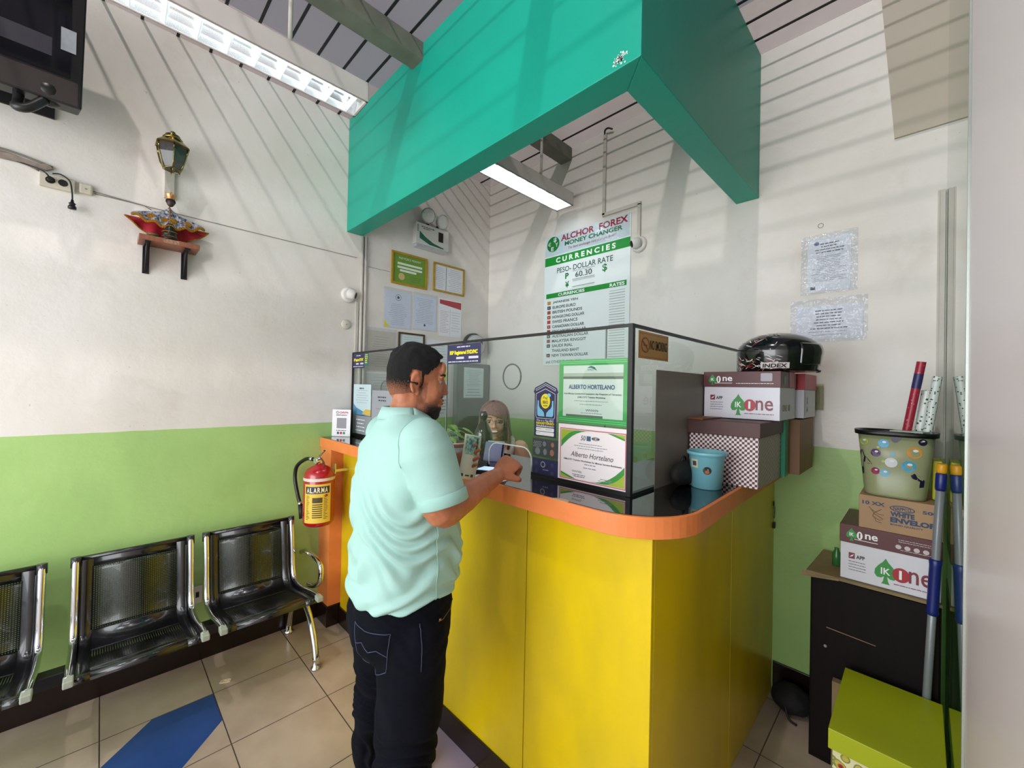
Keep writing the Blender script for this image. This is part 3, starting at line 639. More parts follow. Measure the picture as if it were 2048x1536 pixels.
obj('plate', MB().box((.0005,-2.065,.31),(.008,-2.02,.40)), M_WHITEPL, c_, bevel=0.002); obj('socket_slot', MB().box((.008,-2.05,.34),(.009,-2.035,.37)), M_BLACK, c_)

# --- papers and stickers on the glass screen (outside face)
gp = lambda a, b: plB(a, b, -1.2235)
def bsp(x0, z0, w_, h_, label):
    d, q = sheet('registration_sign', gp(x0, z0), w_, h_, '#2c2c54', label, 'sign', .001)
    deco(d, 'yellow_lettering', M_YELP, lambda mb: text(mb, q, 'BSP Registered FXD/MC', w_*.07, h_*.42, w_*.92, h_*.68, .0006, bold=.05))
    def f_(mb):
        rect(mb, q, w_*.28, h_*.24, w_*.52, h_*.35, .0006); rect(mb, q, w_*.66, h_*.24, w_*.94, h_*.36, .0006); dashes(mb, q, w_*.03, w_*.95, h_*.08, h_*.05, random.Random(2)); dashes(mb, q, w_*.3, w_*.7, h_*.83, h_*.06, random.Random(6))
    deco(d, 'white_boxes', mat('pale_print', '#cfcfd8', 0.5), f_); return d
bsp(1.090, 1.608, .248, .093, 'dark blue registration sign with yellow lettering hanging on the glass right of the man')
bsp(0.016, 1.608, .165, .095, 'dark blue registration sign at the glass screen\'s left edge')
d, q = sheet('paper_slip', gp(.183, 1.618), .056, .085, '#2a6a6a', 'narrow teal printed slip stuck beside the left registration sign', 'paper slip', .001); lines(d, q, .006, .05, .07, .02, 5, M_YELP, 41, .006)
d, q = sheet('paper_certificate', gp(.035, 1.30), .25, .20, '#c3d8dc', 'pale certificate with blue and yellow wave on the left end of the glass', 'certificate', .001)
lines(d, q, .03, .22, .16, .08, 6, M_GREYINK, 42); deco(d, 'blue_wave', mat('wave_blue', '#4f8db0', 0.5), lambda mb: poly(mb, q, [(0,0),(.25,0),(.13,.028),(.05,.045),(0,.072)], .0006)); deco(d, 'yellow_wave', mat('wave_yellow', '#d2b04a', 0.5), lambda mb: poly(mb, q, [(.13,.01),(.25,0),(.25,.04),(.18,.04)], .0008)); lines(d, q, .06, .19, .17, .165, 1, M_INK, 43, .008)
d, q = sheet('clear_folder', gp(.03, 1.175), .265, .12, mat('smoky_film', '#8c9296', 0.25), 'smoky grey plastic folder at the foot of the glass, left end', 'folder', .001); lines(d, q, .03, .2, .09, .02, 4, M_PAPER, 44, .006)
d, q = sheet('metal_plaque', gp(.30, 1.20), .30, .265, mat('brushed_plaque', '#a9adb5', 0.35, 0.35, bump=0.3, bscale=18), 'silver grey certificate plaque behind the man\'s neck', 'plaque', .001); lines(d, q, .05, .22, .22, .20, 2, M_INK, 45, .008); lines(d, q, .05, .25, .15, .05, 5, M_GREYINK, 46, .005)
# green certificate
d, q = sheet('framed_certificate', gp(1.790, 1.378), .283, .226, '#45ad55', 'green bordered certificate in clear film on the glass, upper of two', 'certificate', .0012)
deco(d, 'inner_paper', mat('certificate_paper', '#dfe6df', 0.35), lambda mb: rect(mb, q, .020, .022, .266, .205, .0004))
deco(d, 'light_lines', mat('light_green', '#8fe0a0', 0.4), lambda mb: [rect(mb, q, .004, b, .279, b+.0018, .0004) for b in (.006,.013,.213,.219)])
deco(d, 'dark_band', mat('olive_band', '#6d7468', 0.5), lambda mb: [rect(mb, q, .020, .157, .266, .166, .0008), rect(mb, q, .035, .022, .19, .03, .0008)])
deco(d, 'pale_band', mat('grey_green_band', '#b9bfae', 0.5), lambda mb: rect(mb, q, .020, .166, .266, .178, .0008))
deco(d, 'name_lettering', M_BLUEP, lambda mb: text(mb, q, 'ALBERTO HORTELANO', .045, .121, .235, .137, .0010, bold=.03))
deco(d, 'course_lettering', M_INK, lambda mb: (text(mb, q, 'Anti-Money Laundering/Countering the Financing of Terrorism', .025, .100, .260, .1075, .001, bold=.02), text(mb, q, '(AML/CFT) Training Workshop', .085, .088, .200, .0955, .001, bold=.02))); lines(d, q, .07, .21, .078, .066, 2, M_GREYINK, 52, .002)
deco(d, 'emblem', mat('emblem_teal', '#4a7f80', 0.5), lambda mb: (poly(mb, q, [(.125,.196),(.14,.203),(.155,.198),(.165,.186),(.15,.192),(.14,.196)], .0010), text(mb, q, 'AMLC', .125, .186, .152, .192, .0010)))
deco(d, 'signature', M_INK, lambda mb: mb.tube([q.p(.12+.0025*i, .048+.005*math.sin(i*2.1)*(.4+.6*(i%3)/2), .0012) for i in range(22)], .0006, 4)); lines(d, q, .09, .20, .036, .036, 1, M_GREYINK, 53, .002)
obj('clear_film', MB().pbox(q, -.002, -.004, .002, .285, .228, .0024), glassy('clear_film', '#f4f8f6', rough=0.02, bump=0.12, bscale=5), d)
# pink/green certificate
d, q = sheet('framed_certificate', gp(1.792, 1.163), .288, .208, '#e9e2e2', 'white certificate with pink frame line and green corner waves, lower of two on the glass', 'certificate', .0012)
deco(d, 'pink_line', mat('pink_line', '#c0707c', 0.5), lambda mb: [rect(mb, q, .008, .010, .279, .014, .0004), rect(mb, q, .008, .190, .279, .194, .0004), rect(mb, q, .008, .014, .012, .19, .0004), rect(mb, q, .275, .014, .279, .19, .0004)])
def corner(mb, r):
    poly(mb, q, [(.0135,.1885), (.0135,.1885-r*1.2)] + [(.0135+r*2.3*t_, .1885-r*1.2*(1-t_)**2.2) for t_ in (.1,.25,.4,.55,.7,.85,1)], .0005+.0003*(r<.04))
    poly(mb, q, [(.2735,.0155), (.2735,.0155+r*1.25)] + [(.2735-r*2.4*t_, .0155+r*1.25*(1-t_)**2.2) for t_ in (.1,.25,.4,.55,.7,.85,1)], .0005+.0003*(r<.04))
    poly(mb, q, [(.2735,.1885), (.2735-r*1.2,.1885), (.2735,.1885-r*.35)], .0005+.0003*(r<.04)); poly(mb, q, [(.0135,.0155), (.0135+r*1.2,.0155), (.0135,.0155+r*.35)], .0005+.0003*(r<.04))
deco(d, 'green_wave', mat('wave_green', '#3c8f3c', 0.45), lambda mb: corner(mb, .055)); deco(d, 'olive_wave', mat('wave_olive', '#9fb238', 0.45), lambda mb: corner(mb, .036))
deco(d, 'name_lettering', M_INK, lambda mb: text(mb, q, 'Alberto Hortelano', .058, .095, .232, .113, .001, shear=.3))
deco(d, 'emblem_square', mat('emblem_blue', '#2f5f78', 0.5), lambda mb: rect(mb, q, .125, .155, .142, .172, .0008)); deco(d, 'anniversary_numeral', M_INK, lambda mb: text(mb, q, '50', .10, .155, .121, .172, .001, shear=.2)); deco(d, 'agency_mark', M_INK, lambda mb: (dashes(mb, q, .147, .178, .163, .004, random.Random(9)), ringf(mb, q, .162, .165, .016, .002, .006)))
lines(d, q, .06, .22, .142, .125, 3, M_GREYINK, 55, .0022); deco(d, 'course_lettering', M_INK, lambda mb: text(mb, q, 'AML/CFT Training Workshop for Money Service Businesses', .026, .078, .264, .0855, .001, bold=.02)); lines(d, q, .10, .18, .070, .058, 2, M_GREYINK, 57, .003); lines(d, q, .06, .13, .030, .024, 2, M_INK, 58, .0022); lines(d, q, .17, .24, .030, .024, 2, M_GREYINK, 59, .0022)
deco(d, 'signature', M_INK, lambda mb: mb.tube([q.p(.065+.0022*i, .042+.005*math.sin(i*1.9)*(.4+.6*(i%3)/2), .0012) for i in range(20)], .0005, 4))
# registered establishment sign with pointed top
hs = [(0,.0),(.108,.0),(.110,.165),(.116,.172),(.108,.188),(.055,.211),(.001,.188),(-.006,.172),(0,.165)]
mb = MB().prism(gp(1.670, 1.313), hs, .0004, .0016); d = obj('registered_sign', mb, mat('deep_violet_board', '#201c4e', 0.35), loc=(1.725, -1.2235, 1.313)); tag(d, 'dark violet house-shaped registered establishment sign standing on the glass', 'sign')
q = gp(1.670, 1.313); q = PL(q.p(0,0,.0016), q.u, q.v)
def outline(mb, P, w_, c):
    for i in range(len(P)):
        a = Vector(P[i]); b = Vector(P[(i+1)%len(P)]); n_ = Vector((-(b-a).y, (b-a).x)).normalized()*w_
        mb.face([q.p(a.x,a.y,c), q.p(b.x,b.y,c), q.p((b+n_).x,(b+n_).y,c), q.p((a+n_).x,(a+n_).y,c)])
deco(d, 'white_outline', M_WHITEP, lambda mb: (outline(mb, [(.008,.176),(.004,.183),(.055,.205),(.106,.183),(.102,.176),(.055,.197)][::-1], .0013, .0005), outline(mb, [(.012,.070),(.098,.070),(.103,.078),(.103,.165),(.055,.185),(.007,.165),(.007,.078)], .0014, .0005)))
deco(d, 'yellow_disc', M_YELP, lambda mb: disc(mb, q, .055, .137, .0235, .0285, .0006))
deco(d, 'disc_lettering', M_NAVY, lambda mb: (text(mb, q, 'Pag', .044, .143, .066, .155, .001), text(mb, q, 'IBIG', .042, .127, .068, .139, .001, bold=.02), dashes(mb, q, .045, .066, .118, .003, random.Random(1))))
deco(d, 'pale_hands', mat('pale_blue_print', '#7fc4e4', 0.4), lambda mb: [poly(mb, q, [(.055+s_*x_, y_) for x_, y_ in ((.004,.078),(.006,.092),(.018,.104),(.026,.108),(.032,.118),(.033,.138),(.039,.140),(.041,.110),(.040,.084),(.034,.078))][::s_], .0006) for s_ in (-1, 1)])
deco(d, 'cap_shape', mat('pale_blue_print', '#7fc4e4', 0.4), lambda mb: disc(mb, q, .073, .160, .009, .007, .0009))
deco(d, 'white_script', M_WHITEP, lambda mb: (text(mb, q, 'This is a Pag-IBIG', .012, .056, .098, .066, .0006, shear=.3), text(mb, q, 'Establishment', .012, .038, .099, .045, .0006, bold=.02)))
deco(d, 'yellow_lettering', M_YELP, lambda mb: text(mb, q, 'REGISTERED', .011, .047, .100, .056, .0007, bold=.03))
deco(d, 'name_boxes', M_WHITEP, lambda mb: [poly(mb, q, rrect(.010, b, .100, b+.014, .004), .0006) for b in (.005, .021)])
deco(d, 'box_print', M_GREYINK, lambda mb: (dashes(mb, q, .014, .04, .029, .002, random.Random(3)), dashes(mb, q, .014, .03, .013, .002, random.Random(4)), dashes(mb, q, .06, .09, .028, .002, random.Random(4))))
d, q = sheet('coin_poster', gp(1.664, 1.236), .126, .068, '#3b4248', 'dark grey coin chart sticker on the glass, above the violet one', 'sticker', .0008)
deco(d, 'checker_pattern', mat('pale_check', '#9ba4a8', 0.5), lambda mb: [rect(mb, q, .004+i*.008+(j%2)*.004, .036+j*.006, .009+i*.008+(j%2)*.004, .039+j*.006, .0005) for i in range(5) for j in range(4)])
for k_, (a_, b_, ra_, rb_) in enumerate(((.100,.050,.008,.009),(.098,.020,.010,.012),(.026,.020,.013,.014),(.064,.020,.009,.012),(.060,.05,.009,.010))): deco(d, 'coin_print', mat('copper_coin_print', '#a06a52', .5) if k_ < 2 else mat('grey_coin_print', '#777f80', .5), lambda mb: disc(mb, q, a_, b_, ra_, rb_, .0006))
d, q = sheet('coin_poster', gp(1.664, 1.164), .128, .064, '#262454', 'dark violet coin chart sticker at the foot of the glass', 'sticker', .0008)
deco(d, 'emblem', mat('pale_check', '#9ba4a8', 0.5), lambda mb: (ringf(mb, q, .055, .043, .012, .004), dashes(mb, q, .055, .085, .022, .003, random.Random(8)))); [deco(d, 'coin_print', mat('dim_coin', '#3c3c58', 0.5), lambda mb: disc(mb, q, a, b, .008, c=.0005)) for a, b in ((.02,.045),(.10,.045),(.02,.015),(.10,.015))]
# no smoking sign on the side glass
pl = PL((2.0835, -1.183, 1.606), (0,1,0), (0,0,1))
d, q = sheet('no_smoking_sign', pl, .222, .092, mat('gold_sign_board', '#b98f4a', 0.4, 0.2), 'gold no smoking sign on the side glass near the top corner', 'sign', .001)
deco(d, 'border_line', M_REDP, lambda mb: [rect(mb, q, .006, b, .216, b+.0015, .0004) for b in (.006,.084)]+[rect(mb, q, a, .006, a+.0015, .086, .0004) for a in (.006,.214)])
deco(d, 'prohibition_ring', mat('brown_red_print', '#8f3a24', 0.5), lambda mb: (ringf(mb, q, .046, .046, .029, .004, .026), poly(mb, q, [(.030,.060),(.026,.056),(.062,.030),(.066,.034)], .0009), rect(mb, q, .034, .043, .06, .048, .0008)))
deco(d, 'lettering', M_BLACKMATT, lambda mb: text(mb, q, 'NO SMOKING', .080, .033, .210, .066, .0006, bold=.02))
# ---------------------------------------------------------------- left wall things
M_BRASS = mat('aged_brass', '#9c8b52', 0.22, 1.0, var=0.3, vscale=40)
t = thing('wall_lantern', 'brass six-sided wall lantern with smoked glass above the red-caped figure', 'wall lamp', (0, -2.203, 2.53))
lc = Vector((.105, -2.203, 0))
def hexr(r, z, n=6, ph=0): return [(lc.x+r*math.cos(2*PI*(i+ph)/n), lc.y+r*math.sin(2*PI*(i+ph)/n), z) for i in range(n)]
prof = [(.036,2.545),(.050,2.575),(.060,2.615),(.066,2.655)]
w = MB()
for i in range(6):
    w.tube([hexr(r, z)[i] for r, z in prof], .003, 6)
for r, z in (prof[0], prof[-1]):
    P = hexr(r, z); w.tube(P+[P[0]], .0032, 6)
for i in (0,2,3,5): p = hexr(.036, 2.545)[i]; w.cyl(p, (p[0],p[1],2.530), .003, .001, 8)
obj('cage', w, M_BRASS, t)
w = MB().rings([hexr(r-.001, z) for r, z in prof], 0, False, True, False, False); obj('glass_panes', w, glassy('smoked_glass', '#8a8a80', rough=.05, milky=.05), t)
w = MB().rings([hexr(.074, 2.653), hexr(.070, 2.662), hexr(.045, 2.685), hexr(.030, 2.69)], 0, False); w.lathe([(.034,2.69),(.040,2.697),(.034,2.704),(.026,2.706),(.030,2.713),(.020,2.719),(.008,2.722),(.011,2.730),(.001,2.738)], (lc.x,lc.y,0), 24); obj('roof', w, M_BRASS, t)
w = MB().lathe([(.001,2.57),(.020,2.575),(.030,2.60),(.028,2.63),(.016,2.65),(.012,2.66)], (lc.x,lc.y,0), 20); obj('bulb', w, mat('frosted_bulb', '#cfd2cf', 0.3), t)
w = MB().box((.0005,-2.222,2.43),(.016,-2.184,2.60)).tube(smooth_path([(.01,-2.203,2.60),(.05,-2.203,2.685),(.10,-2.203,2.70)]), .006); obj('wall_plate', w, mat('pale_wall_plate', '#b5b1a4', 0.5), t)

M_WOODSH = mat('reddish_brown_wood', '#9a5f44', 0.45, var=0.25, vscale=12, stretch=(1,8,1))
t = thing('wall_shelf', 'small reddish-brown wall shelf on two black brackets', 'shelf', (0, -2.20, 2.17))
obj('board', MB().box((.001,-2.318,2.168),(.135,-2.088,2.192)), M_WOODSH, t, bevel=0.002)
for y_ in (-2.285, -2.135):
    w = MB().box((.0005,y_-.013,2.03),(.006,y_+.013,2.1675)).box((.006,y_-.011,2.160),(.12,y_+.011,2.1675))
    w.hexa([(.006,y_-.004,2.05),(.010,y_-.004,2.04),(.010,y_+.004,2.04),(.006,y_+.004,2.05),(.006,y_-.004,2.16),(.11,y_-.004,2.16),(.11,y_+.004,2.16),(.006,y_+.004,2.16)])
    w.cyl((.006,y_,2.06),(.0075,y_,2.06),.004,n=10).cyl((.006,y_,2.10),(.0075,y_,2.10),.004,n=10)
    obj('bracket', w, M_BLACK, t, bevel=0.0015)
obj('carved_marks', MB().pbox(PL((.1352,-2.23,2.170),(0,1,0),(0,0,1)), 0,0,0,.06,.018,.0006), mat('scratched_wood', '#b98a70', 0.6, var=.5, vscale=120), t)

# crowned figure in a red cape
M_RED = mat('red_velvet', '#a50f22', 0.75, var=0.2, vscale=60); M_GOLDTR = mat('gold_sequin_trim', '#c98a12', 0.3, 0.6, var=0.5, vscale=260, bump=1.0, bscale=300)
M_SILV = mat('silver_brocade', '#c9ccd6', 0.28, 0.5, var=0.75, vscale=90, var_col='#3b3558', bump=0.8, bscale=160)
t = thing('religious_figure', 'small crowned figure in a red and silver cape with gold trim on the wall shelf', 'figurine', (.075, -2.203, 2.193))
fc_ = Vector((.06, -2.203, 0))
w = MB().lathe([(.030,2.193),(.036,2.20),(.034,2.208),(.026,2.213),(.030,2.222),(.028,2.232),(.020,2.238),(.024,2.248),(.018,2.256),(.015,2.275),(.006,2.28)], (fc_.x+.03, fc_.y, 0), 24); obj('pedestal_body', w, M_BLACK, t)
w = MB()
for z in (2.212, 2.235): w.lathe([(.0295,z-.002),(.0315,z),(.0295,z+.002)], (fc_.x+.03, fc_.y, 0), 24, caps=False)
obj('gold_rings', w, M_GOLDTR, t)
def cloth(R):
    mb = MB(); mb.rings(R, 0, True, False, False, False); return mb
wing = []      # the red cape: wide wings reaching past the shelf ends
for i in range(11):
    s_ = i/10; row = []
    for j in range(41):
        u_ = -1+2*j/40; yy = fc_.y + u_*(.045+.118*min(1,s_*1.6)); zt_ = 2.345-.05*abs(u_)**1.5; zb_ = 2.206+.085*abs(u_)**2.2
        row.append((.020+.030*s_*(1-.6*u_*u_)+.010*s_*math.sin(u_*13), yy, zt_+(zb_-zt_)*s_))
    wing.append(row)
obj('red_cape', cloth(wing), M_RED, t, solid=0.002)
w = MB().tube(wing[-1], .0035, 8); w.tube([r[0] for r in wing[3:]], .003, 8); w.tube([r[-1] for r in wing[3:]], .003, 8); obj('cape_trim', w, M_GOLDTR, t)
wing2 = []
for i in range(9):
    s_ = i/8; row = []
    for j in range(49):
        u_ = -1+2*j/48; yy = fc_.y + u_*(.016+.124*min(1, s_*1.5)**.8); zt_ = 2.378-.040*abs(u_)**1.2; zb_ = 2.262+.036*abs(u_)**2+.006*math.cos(u_*15)
        row.append((.045+.050*s_*(1-.5*u_*u_)+.006*s_*math.cos(u_*15), yy, zt_+(zb_-zt_)*s_))
    wing2.append(row)
obj('silver_mantle', cloth(wing2), M_SILV, t, solid=0.002)
w = MB().tube(wing2[-1], .0065, 8).tube([r[24] for r in wing2], .003, 6); obj('mantle_trim', w, M_GOLDTR, t)
for u_ in (-.5, -.12, .12, .5):
    j = int(24+u_*24); p = Vector(wing2[6][j]); obj('gold_rosette', MB().ell(p+Vector((.002,0,.004)), (.004,.017,.013), n=12, k=6), M_GOLDTR, t)
w = MB().ell((.085, fc_.y, 2.386), (.017,.016,.020)); obj('head', w, mat('dark_wood_face', '#3a2a26', 0.5), t)
w = MB().ell((.085, fc_.y, 2.392), (.020,.020,.017)); w.v = [v if v.x < .090 or v.z > 2.396 else Vector((.088, v.y, v.z)) for v in w.v]; obj('curly_hair', w, mat('dark_brown_curls', '#2a1c18', 0.8, bump=1, bscale=200), t)
w = MB(); cr = [(.016,2.402),(.017,2.412),(.021,2.424)]
w.rings([[(.085+r*math.cos(2*PI*j/20), fc_.y+r*math.sin(2*PI*j/20), z+(.008*(j%4==0) if i == 2 else 0)) for j in range(20)] for i, (r, z) in enumerate(cr)], 0, False, True, False, False)
w.ell((.085, fc_.y, 2.436), .005, n=8, k=6).ell((.085, fc_.y, 2.420), (.012,.012,.012), n=12, k=6)
obj('crown', w, mat('copper_gold_crown', '#c98f5e', 0.3, 0.8), t, solid=0.001)
t2 = thing('coin_dish', 'tiny brown dish on the wall shelf in front of the red cape', 'dish', (.105,-2.268,2.193)); obj('bowl', MB().lathe([(.010,2.193),(.022,2.199),(.024,2.206),(.021,2.206),(.010,2.197),(.001,2.196)], (.105,-2.268,0), 24), mat('olive_dish', '#6a6038', 0.35), t2); obj('contents', MB().ell((.105,-2.268,2.200),(.014,.014,.007)), mat('tan_crumbs', '#a5946a', 0.8), t2)

# television in the top corner
t = thing('television', 'black television on a wall bracket at the top left', 'television', (.2, -2.95, 2.6))
M_TV = mat('tv_black_plastic', '#08080a', 0.35)
obj('screen_casing', MB().hexa([(.22,-3.45,2.605),(.30,-3.45,2.600),(.30,-2.508,2.600),(.22,-2.52,2.605),(.25,-3.45,3.14),(.335,-3.45,3.13),(.335,-2.50,3.13),(.25,-2.515,3.14)]), M_TV, t, bevel=.006)
q = PL((.3008,-2.508,2.602), (0,1,0), (.035,0,.53))
obj('screen', rect(MB(), q, -.92, .105, -.035, .51, .0015), mat('dark_glossy_screen', '#0d0d14', 0.08), t)
obj('lower_band', rect(MB(), q, -.93, .004, -.012, .095, .0012), mat('charcoal_band', '#2b2522', 0.4), t)
obj('reflection_strip', rect(MB(), q, -.55, .165, -.085, .235, .0022), mat('reflection_strip', '#2e2d35', 0.4), t)  # screen reflection painted as a flat grey strip
o = obj('silver_rectangle', rect(MB(), q, -.062, .205, -.020, .292, .0024), mat('silver_grey', '#9aa0a6', 0.35, var=.15, vscale=30), t); o['label'] = 'silver rectangle at the screen edge'  # flat silver rectangle near the screen edge
obj('wall_plate', MB().box((.0005,-2.9,2.65),(.012,-2.6,2.95)).box((.012,-2.78,2.76),(.22,-2.72,2.80)), M_BLACKMATT, t); w = MB().tube(smooth_path([(.24,-2.68,2.62),(.25,-2.68,2.57),(.29,-2.68,2.535),(.30,-2.65,2.54),(.28,-2.61,2.60)]), .016, 12); obj('wall_bracket', w, mat('dark_grey_metal', '#2c2c2c', 0.35, 0.4), t)
w = MB().ell((.26,-2.60,2.64),(.05,.05,.05)); obj('cable_cover', w, M_TV, t)

# outlet strip, plugs and wires
t = thing('outlet_strip', 'cream outlet strip with plugs on the left wall under the television', 'outlet strip', (0, -2.58, 2.34))
obj('housing', MB().box((.0005,-2.640,2.342),(.022,-2.530,2.400)), mat('yellowed_plastic', '#c8c2ae', 0.4), t, bevel=.004)
for y_ in (-2.606, -2.568): obj('socket_hole', MB().cyl((.022,y_,2.372),(.0235,y_,2.372),.015,n=20), M_BLACKMATT, t)
obj('end_box', MB().box((.0005,-2.520,2.350),(.020,-2.474,2.398)), mat('yellowed_plastic', '#c8c2ae', 0.4), t, bevel=.008)
obj('end_box_screw', MB().cyl((.020,-2.497,2.372),(.0215,-2.497,2.372),.004,n=10), M_GREYINK, t)
t = thing('power_plug', 'black plug hanging on its cord from the outlet strip', 'plug', (.03, -2.538, 2.25))
obj('cord', MB().tube(smooth_path([(.024,-2.60,2.402),(.03,-2.575,2.405),(.032,-2.548,2.385),(.032,-2.540,2.34),(.031,-2.538,2.305)]), .003, 8), M_BLACK, t)
obj('plug_body', MB().lathe([(.004,0),(.006,.012),(.012,.018),(.009,.024),(.014,.032),(.014,.042),(.006,.044)], (.031,-2.538,2.305), 16, ax=(0,0,-1)), M_BLACK, t)
for dy in (-.006,.006): obj('prong', MB().box((.030,-2.538+dy-.001,2.248),(.032,-2.538+dy+.001,2.262)), M_CHROME, t)
t = thing('power_plug', 'black plug pushed into the left socket of the outlet strip', 'plug', (.03, -2.606, 2.37))
obj('plug_body', MB().cyl((.0237,-2.606,2.372),(.05,-2.606,2.372),.010,.008).tube(smooth_path([(.045,-2.606,2.375),(.05,-2.62,2.39),(.03,-2.64,2.405),(.012,-2.70,2.42),(.008,-2.85,2.45)]), .003, 8), M_BLACK, t)
t = thing('wall_wires', 'bundle of taped cables along the left wall at the picture edge', 'cables', (.01, -2.75, 2.43))
for k_, (z0, z1, y1) in enumerate(((2.462,2.435,-2.60),(2.452,2.418,-2.625),(2.442,2.404,-2.64))):
    obj('cable', MB().tube(smooth_path([(.008,-3.1,z0+.03),(.009,-2.85,z0),(.010,-2.72,(z0+z1)/2+.008),(.009,y1,z1)]), .004, 8), mat('grey_cable', '#7d756c', 0.6), t)
obj('tape', MB().prism(plA(-2.70, 2.415, .004), [(-.12,.02),(-.02,.028),(.06,.018),(.085,.026),(.10,.012),(.08,-.004),(.02,.004),(-.12,.0)], 0, .012), mat('brownish_tape', '#9a8c80', 0.6, var=.3, vscale=40), t)
tag(obj('thin_wire', MB().tube([(.005,-2.474,2.374),(.004,-2.40,2.370),(.005,-2.30,2.366),(.012,-2.27,2.350)], .0022, 6), mat('grey_cable', '#7d756c', .6), loc=(.005,-2.4,2.37)), 'thin grey wire from the outlet strip to behind the red-caped figure', 'wire')

# ---------------------------------------------------------------- fire extinguisher
M_EXT = mat('red_enamel', '#a8101c', 0.2, coat=.6)
ec = Vector((.245, -1.512, 0))
t = thing('fire_extinguisher', 'red fire extinguisher with yellow label hung on the counter end', 'fire extinguisher', (ec.x, ec.y, .675))
obj('cylinder', MB().lathe([(.060,.675),(.074,.680),(.083,.692),(.085,.71),(.085,.955),(.080,.978),(.066,1.000),(.044,1.015),(.026,1.022),(.022,1.030)], (ec.x,ec.y,0), 40), M_EXT, t)
def wrap(mb, a0, a1, z0, z1, r, n=24, m=0):
    for i in range(n):
        p = [a0+(a1-a0)*k/n for k in (i, i+1)]
        mb.face([(ec.x+r*math.cos(p[0]), ec.y+r*math.sin(p[0]), z0), (ec.x+r*math.cos(p[1]), ec.y+r*math.sin(p[1]), z0), (ec.x+r*math.cos(p[1]), ec.y+r*math.sin(p[1]), z1), (ec.x+r*math.cos(p[0]), ec.y+r*math.sin(p[0]), z1)], m, True)
    return mb
am = math.atan2(CAM.y-ec.y, CAM.x-ec.x)-.06
lb = obj('label', wrap(MB(), am-.95, am+.85, .705, .925, .0856), mat('yellow_label', '#e3c24a', 0.35), t); lb['label'] = 'yellow paper label with dark heading'
obj('label_heading', wrap(MB(), am-.85, am+.75, .872, .912, .0859), M_NAVY, lb)
obj('shoulder_band', wrap(MB(), 0, 2*PI, .940, .957, .0853, 48), mat('cream_band', '#d9cfc4', 0.4), t)
def wtext(mb, s_, a0, a1, z0, z1, r, bold=.02):
    V, Fs = text_raw(s_, bold, 0); x0 = min(v[0] for v in V); x1 = max(v[0] for v in V); y0 = min(v[1] for v in V); y1 = max(v[1] for v in V); k = len(mb.v)
    for x, y in V:
        a = a0+(x-x0)/(x1-x0)*(a1-a0); z = z0+(y-y0)/(y1-y0)*(z1-z0); mb.v.append(Vector((ec.x+r*math.cos(a), ec.y+r*math.sin(a), z)))
    for f in Fs: mb.f.append(tuple(i+k for i in f)); mb.m.append(0); mb.s.append(False)
    return mb
w = MB()
for i, ch in enumerate('ALARMA'): wtext(w, ch, am-.75+i*.235, am-.75+i*.235+.195, .877, .907, .0866, .03)
obj('label_lettering', w, mat('cream_lettering', '#f0e6b0', 0.4), lb)
w = MB(); r_ = random.Random(12)
for i in range(16):
    z = .858-i*.0088
    for a0, a1 in ((-.78,-.5),(.35,.65)):
        wrap(w, am+a0, am+a0+(a1-a0)*r_.uniform(.5,1), z, z+.003, .0861, 3)
for i in range(7): wrap(w, am-.35, am+.28, .735+i*.012, .735+i*.012+.006, .0861, 6)
wrap(w, am-.35, am+.28, .82, .85, .0861, 6)
obj('label_print', w, mat('label_ink', '#4a4320', 0.6), lb)
w = MB(); wrap(w, am+.45, am+.62, .853, .866, .0863, 3); obj('label_red_mark', w, M_REDP, lb)
vz = 1.03
w = MB().cyl((ec.x,ec.y,vz),(ec.x,ec.y,vz+.035),.017,n=20).cyl((ec.x+.01,ec.y-.03,vz+.018),(ec.x,ec.y,vz+.018),.017,n=18).cyl((ec.x-.045,ec.y-.02,vz+.02),(ec.x,ec.y,vz+.02),.008)
obj('valve', w, M_CHROME, t, bevel=.001)
w = MB().hexa([(ec.x-.02,ec.y-.012,vz+.034),(ec.x+.01,ec.y-.022,vz+.034),(ec.x+.02,ec.y+.006,vz+.034),(ec.x-.01,ec.y+.016,vz+.034),(ec.x-.02,ec.y-.012,vz+.037),(ec.x+.01,ec.y-.022,vz+.037),(ec.x+.02,ec.y+.006,vz+.037),(ec.x-.01,ec.y+.016,vz+.037)])
w.tube(smooth_path([(ec.x-.01,ec.y,vz+.037),(ec.x+.04,ec.y-.005,vz+.062),(ec.x+.10,ec.y-.012,vz+.088)]), [.006]*13, 8); obj('lever', w, M_CHROME, t)
obj('carry_handle', MB().tube(smooth_path([(ec.x,ec.y,vz+.03),(ec.x+.05,ec.y-.01,vz+.034),(ec.x+.11,ec.y-.02,vz+.026),(ec.x+.15,ec.y-.03,vz+.008)]), .005, 8), mat('red_brown_metal', '#6f3b34', .3, .5), t)
hp = smooth_path([(ec.x-.045,ec.y-.02,vz+.02),(ec.x-.11,ec.y-.04,vz+.015),(ec.x-.185,ec.y-.065,vz-.035),(ec.x-.200,ec.y-.07,vz-.11),(ec.x-.165,ec.y-.065,vz-.20),(ec.x-.125,ec.y-.06,vz-.26)])
obj('hose', MB().tube(hp, .011, 12), M_BLACK, t); obj('hose_ferrule', MB().cyl(hp[1], hp[3], .0125), M_CHROME, t)
obj('nozzle', MB().cyl(hp[-1], (ec.x-.105,ec.y-.056,vz-.335), .013, .016), M_BLACKMATT, t); obj('nozzle_ring', MB().cyl(hp[-3], hp[-1], .013), M_CHROME, t)
obj('wall_hook', MB().box((ec.x-.012,-1.4275,.96),(ec.x+.012,-1.421,1.02)).box((ec.x-.010,-1.4215,.97),(ec.x+.010,-1.3405,.985)), M_CHROME, t)

